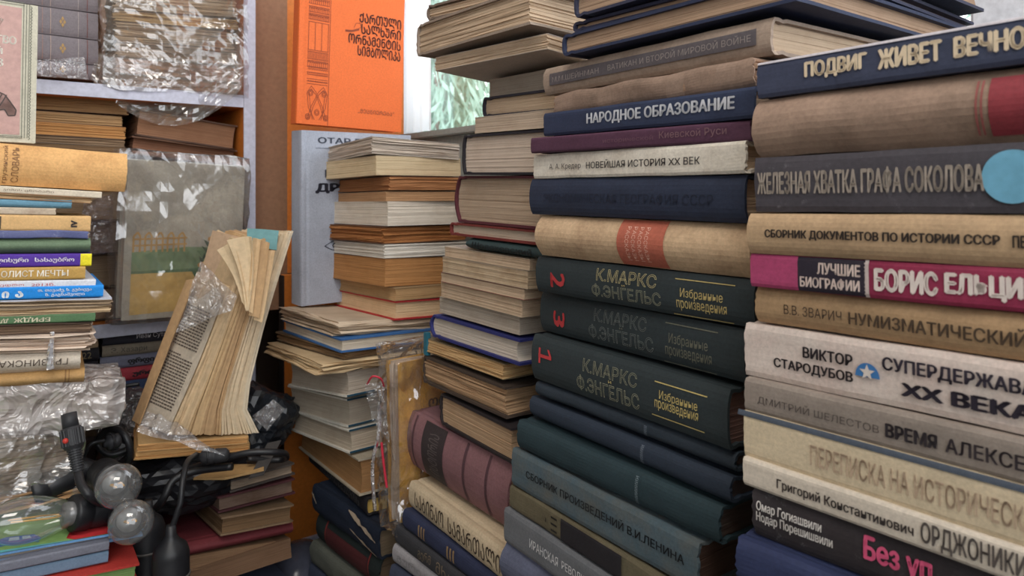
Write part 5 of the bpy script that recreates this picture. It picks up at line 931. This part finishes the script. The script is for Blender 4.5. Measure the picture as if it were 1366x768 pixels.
bulb((-0.4554, 0.7420, -0.3351), (-0.4900, 0.7000, -0.3249), .0225, .082, 'pear shaped bulb lying on the green picture book', .05, True)
bulb((-0.5197, 0.7750, -0.3271), (-0.5529, 0.7450, -0.3364), .0225, .080, 'pear shaped bulb behind, cut by the left edge of the photo', .05, True)
bulb((-0.5296, 0.8600, -0.3431), (-0.4825, 0.8000, -0.3343), .016, .040, 'dim small bulb half hidden behind the other bulbs', .03)
def hang(label, x, y, Z, ln):
    pass
for label, top, rad, ln in (('black bottle shaped socket hanging from a thin cable', (-0.3640, 0.7600, -0.3600), .0185, .085), ('darker hanging socket left of the bottle shaped one', (-0.4093, 0.8000, -0.3512), .0180, .110)):
    t = thing('lamp_socket', Matrix.Translation(Vector(top)), label, 'lamp socket', 'hanging lamp sockets')
    bm = bmesh.new(); lathe(bm, [(.00001, .004), (.0050, .004), (.0056, -.006), (.0090, -.012), (rad * .86, -.018), (rad, -.026), (rad, -ln + .03), (rad * 1.02, -ln + .029), (rad * 1.02, -ln), (.00001, -ln)], 28); link_bm('socket_body', bm, blk, t, True)
    bm = bmesh.new(); lathe(bm, [(rad * 1.005, -.048), (rad * 1.05, -.0485), (rad * 1.05, -.050), (rad * 1.005, -.0505)], 28); link_bm('seam_ring', bm, plain((92, 88, 84), .4, 0, 'seam'), t, True)
def cable(label, pts, r=.0035, n=10):
    bm = bmesh.new(); tube(bm, pts, r, n); return tag(link_bm('cable', bm, blk, None, True), label, 'cable')
cable('thin black cable dropping to the bottle shaped socket', [(-0.3723, 0.8400, -0.3104), (-0.3646, 0.8000, -0.3040), (-0.3581, 0.7750, -0.3141), (-0.3567, 0.7650, -0.3358), (-0.3632, 0.7600, -0.3600)], .0032)
cable('black cable curving from the ribbed connector to a bulb socket', [(-0.4541, 0.7450, -0.2925), (-0.4449, 0.7350, -0.3017), (-0.4334, 0.7300, -0.3112), (-0.4305, 0.7450, -0.3254), (-0.4332, 0.7750, -0.3418)], .0045)
cable('black cable looping at the right below the torn book', [(-0.3984, 0.8700, -0.3398), (-0.3558, 0.8600, -0.3250), (-0.3196, 0.8600, -0.3159), (-0.2885, 0.8700, -0.3187), (-0.2829, 0.8900, -0.3288), (-0.2973, 0.9200, -0.3467), (-0.3344, 0.9000, -0.3382)], .0040)
cable('black cable hanging in an arch behind the upper round bulb', [(-0.4919, 0.8300, -0.3364), (-0.4929, 0.8200, -0.3081), (-0.4842, 0.8200, -0.2909), (-0.4744, 0.8300, -0.2909)], .0022)
cable('thick black cable looped behind the film under the torn book', [(-0.4689, 0.8600, -0.3413), (-0.4554, 0.8500, -0.3132), (-0.4626, 0.8500, -0.2908), (-0.4861, 0.8600, -0.2870), (-0.5006, 0.8600, -0.3033), (-0.4861, 0.8600, -0.3177), (-0.4698, 0.8700, -0.3159)], .0042)
cable('black cable lying under the yellowed paperback halves', [(-0.4409, 0.8600, -0.3938), (-0.4129, 0.8400, -0.3652), (-0.4035, 0.8500, -0.3445), (-0.3811, 0.8600, -0.3377), (-0.3377, 0.8600, -0.3322)], .0045)
cable('thin black loop beside the bottom shelf books', [(-0.5274, 0.9400, -0.3018), (-0.5353, 0.9400, -0.2820), (-0.5230, 0.9500, -0.2630), (-0.5022, 0.9600, -0.2597)], .0026)
for label, a, c, r in (('black inline plug on the cable loop behind the bulbs', (-0.4762, 0.8300, -0.2944), (-0.4652, 0.8450, -0.2944), .009), ('black inline plug under the torn book', (-0.3780, 0.8450, -0.3158), (-0.3393, 0.8550, -0.3159), .009)):
    t = thing('inline_plug', to_axis(a, c), label, 'plug'); L = (Vector(c) - Vector(a)).length
    bm = bmesh.new(); lathe(bm, [(.00001, 0), (r * .5, 0), (r * .55, L * .2), (r, L * .25), (r, L * .55), (r * .8, L * .58), (r * .95, L * .62), (r * .9, L * .9), (r * .5, L), (.00001, L)], 18); link_bm('plug_body', bm, blk2, t, True)
    bm = bmesh.new(); lathe(bm, [(r * 1.02, L * .38), (r * 1.1, L * .39), (r * 1.1, L * .44), (r * 1.02, L * .45)], 18); link_bm('plug_ring', bm, blk, t, True)
t = thing('cable_connector', to_axis((-0.4681, 0.7550, -0.2472), (-0.4541, 0.7450, -0.2925)), 'ribbed black screw connector with a red mark in front of the plastic bundle', 'connector')
bm = bmesh.new(); lathe(bm, [(.00001, -.012), (.0075, -.012), (.0078, .004), (.00001, .0045)], 20); link_bm('plug_body', bm, blk2, t, True)
bm = bmesh.new(); lathe(bm, [(.009, .003), (.0102, .005), (.0102, .022), (.0085, .025), (.00001, .0251)], 20)
for k in range(14):
    an = k * math.pi / 7; c, s = math.cos(an), math.sin(an)
    tube(bm, [(c * .0102, s * .0102, .005), (c * .0102, s * .0102, .0215)], .0011, 5, 1)
link_bm('screw_nut', bm, blk2, t)
bm = bmesh.new(); pf = [(.0075, .025)]
for k in range(9): z = .026 + k * .0026; pf += [(.0072 - k * .00015, z), (.0072 - k * .00015, z + .0016), (.0058 - k * .0001, z + .0018), (.0058 - k * .0001, z + .0025)]
lathe(bm, pf, 18); link_bm('strain_relief', bm, blk2, t)
inv = t.matrix_world.inverted(); pr = inv @ Vector((-0.4651, 0.7420, -0.2601))
bm = bmesh.new(); bmesh.ops.create_uvsphere(bm, u_segments=10, v_segments=6, radius=.0030)
for v in bm.verts: v.co = Vector((v.co.x, v.co.y, v.co.z)) * 1.0 + pr
link_bm('red_mark', bm, plain((200, 60, 50), .5, 0, 'red_mark'), t)
dk = plain((26, 26, 30), .35, 0, 'black_film')
lump('black_bag', Vector((-0.4216, 0.9250, -0.3690)), (.078, .045, .036), .35, dk, 'black crumpled bag under the yellowed paperback halves', 'bag', 3)
lump('black_bag', Vector((-0.3629, 1.0200, -0.3275)), (.045, .05, .040), .4, plain((36, 40, 46), .3, 0, 'dark_film'), 'dark bag with a shiny edge right of the torn book', 'bag', 8)
lump('black_bag', Vector((-0.5030, 0.9500, -0.3930)), (.06, .05, .06), .4, dk, 'black bag in the gap behind the round bulbs', 'bag', 14)
lump('grey_bag', Vector((-0.5346, 0.9900, -0.3178)), (.035, .04, .04), .4, plastic(.5, .2, 60, (120, 116, 116), 'grey_film'), 'small grey plastic bag left of the foot of the torn book', 'bag', 17)
sheet('plastic_film', [(-0.3396, 0.9350, -0.2962), (-0.3184, 0.9250, -0.3106), (-0.2972, 0.9350, -0.2864), (-0.3173, 0.9450, -0.2755)], 10, 10, .008, plastic(.22, .07, 80), 'shiny shred of film on the dark bag right of the torn book', 'film', 81)
st = bmesh.new(); A = [Vector((-0.3195, 0.8900, -0.3569)), Vector((-0.3103, 0.9300, -0.3279))]
d = (A[1] - A[0]).normalized(); w = Vector((.8, .6, 0)) * .009; u = Vector((0, 0, .0012))
for p in A: pass
vs = [st.verts.new(p + s * w + k * u) for p in A for s in (-1, 1) for k in (0, 1)]
bmesh.ops.convex_hull(st, input=st.verts[:])
tag(link_bm('strap', st, plain((58, 54, 52), .7, 0, 'webbing')), 'flat dark strap lying across the dark floor stack', 'strap')
bm = bmesh.new(); bmesh.ops.create_uvsphere(bm, u_segments=24, v_segments=16, radius=1)
for v in bm.verts: v.co = Vector((v.co.x * .05, v.co.y * .06, v.co.z * .045))
o = link_bm('plastic_can', bm, plain((70, 72, 84), .2, 0, 'dark_plastic'), None, True); o.location = Vector((-0.3180, 1.0600, -0.5702)); tag(o, 'shiny dark plastic object on the floor in front of the plinth', 'container')

# ------------------------------------------------------------------ what the stacks stand on, below the frame
DK = [(60, 66, 84), (110, 90, 72), (64, 50, 48), (120, 116, 108)]
fill((0.1164, 0.456, -0.3414, 38.367, 0.1416, 0.0, 0.2052, 0.14, 0.0364), FLOOR, 7, DK, 'in the middle', 'S1')
fill((0.2554, 0.2286, -0.2093, 40.2833, -0.7227, 0.0, 0.2078, 0.14, 0.0233), FLOOR, 10, DK, 'at the right', 'S1')
fill((-0.0071, 0.6666, -0.4255, 40.7352, -0.2305, 0.0, 0.2, 0.14, 0.0208), FLOOR, 5, DK, 'behind the middle one', 'S1')
fill((-0.1693, 0.8785, -0.5267, 40.597, -1.4176, 0.0, 0.1843, 0.14, 0.0314), FLOOR, 2, DK, 'by the cabinet', 'S1')
fill((-0.3945, 0.8663, -0.4874, 38.9763, -8.3327, 0.0, 0.1989, 0.13, 0.0245), FLOOR, 3, DK, 'by the bookshelf', 'O2')
fill((-0.5526, 0.6274, -0.3908, 35.9751, 0.4653, -5.0585, 0.2, 0.2001, 0.0191), FLOOR, 5, DK, 'under the picture books', 'O2', .08)
fill((-0.7282, 0.929, 0.0584, 37.6238, 0.1112, -1.0827, 0.14, 0.2, 0.0108), -.187, 5, [(70, 52, 42), (96, 78, 58)], 'on the middle shelf', 'O2')
fill((-0.5601, 1.0449, 0.055, 38.7247, 0.0752, -6.2795, 0.14, 0.1522, 0.0272), -.187, 5, [(70, 52, 42), (96, 78, 58)], 'behind the farm book', 'O2')
fill((-0.5848, 1.0231, -0.3059, 37.1232, 0.1816, -0.2287, 0.14, 0.2, 0.0283), -.564, 6, DK, 'on the lowest board', 'S2')
fill((-0.7516, 0.898, -0.2636, 36.8718, 0.0194, -0.3109, 0.14, 0.2, 0.0219), -.564, 7, DK, 'left on the lowest board', 'S2')
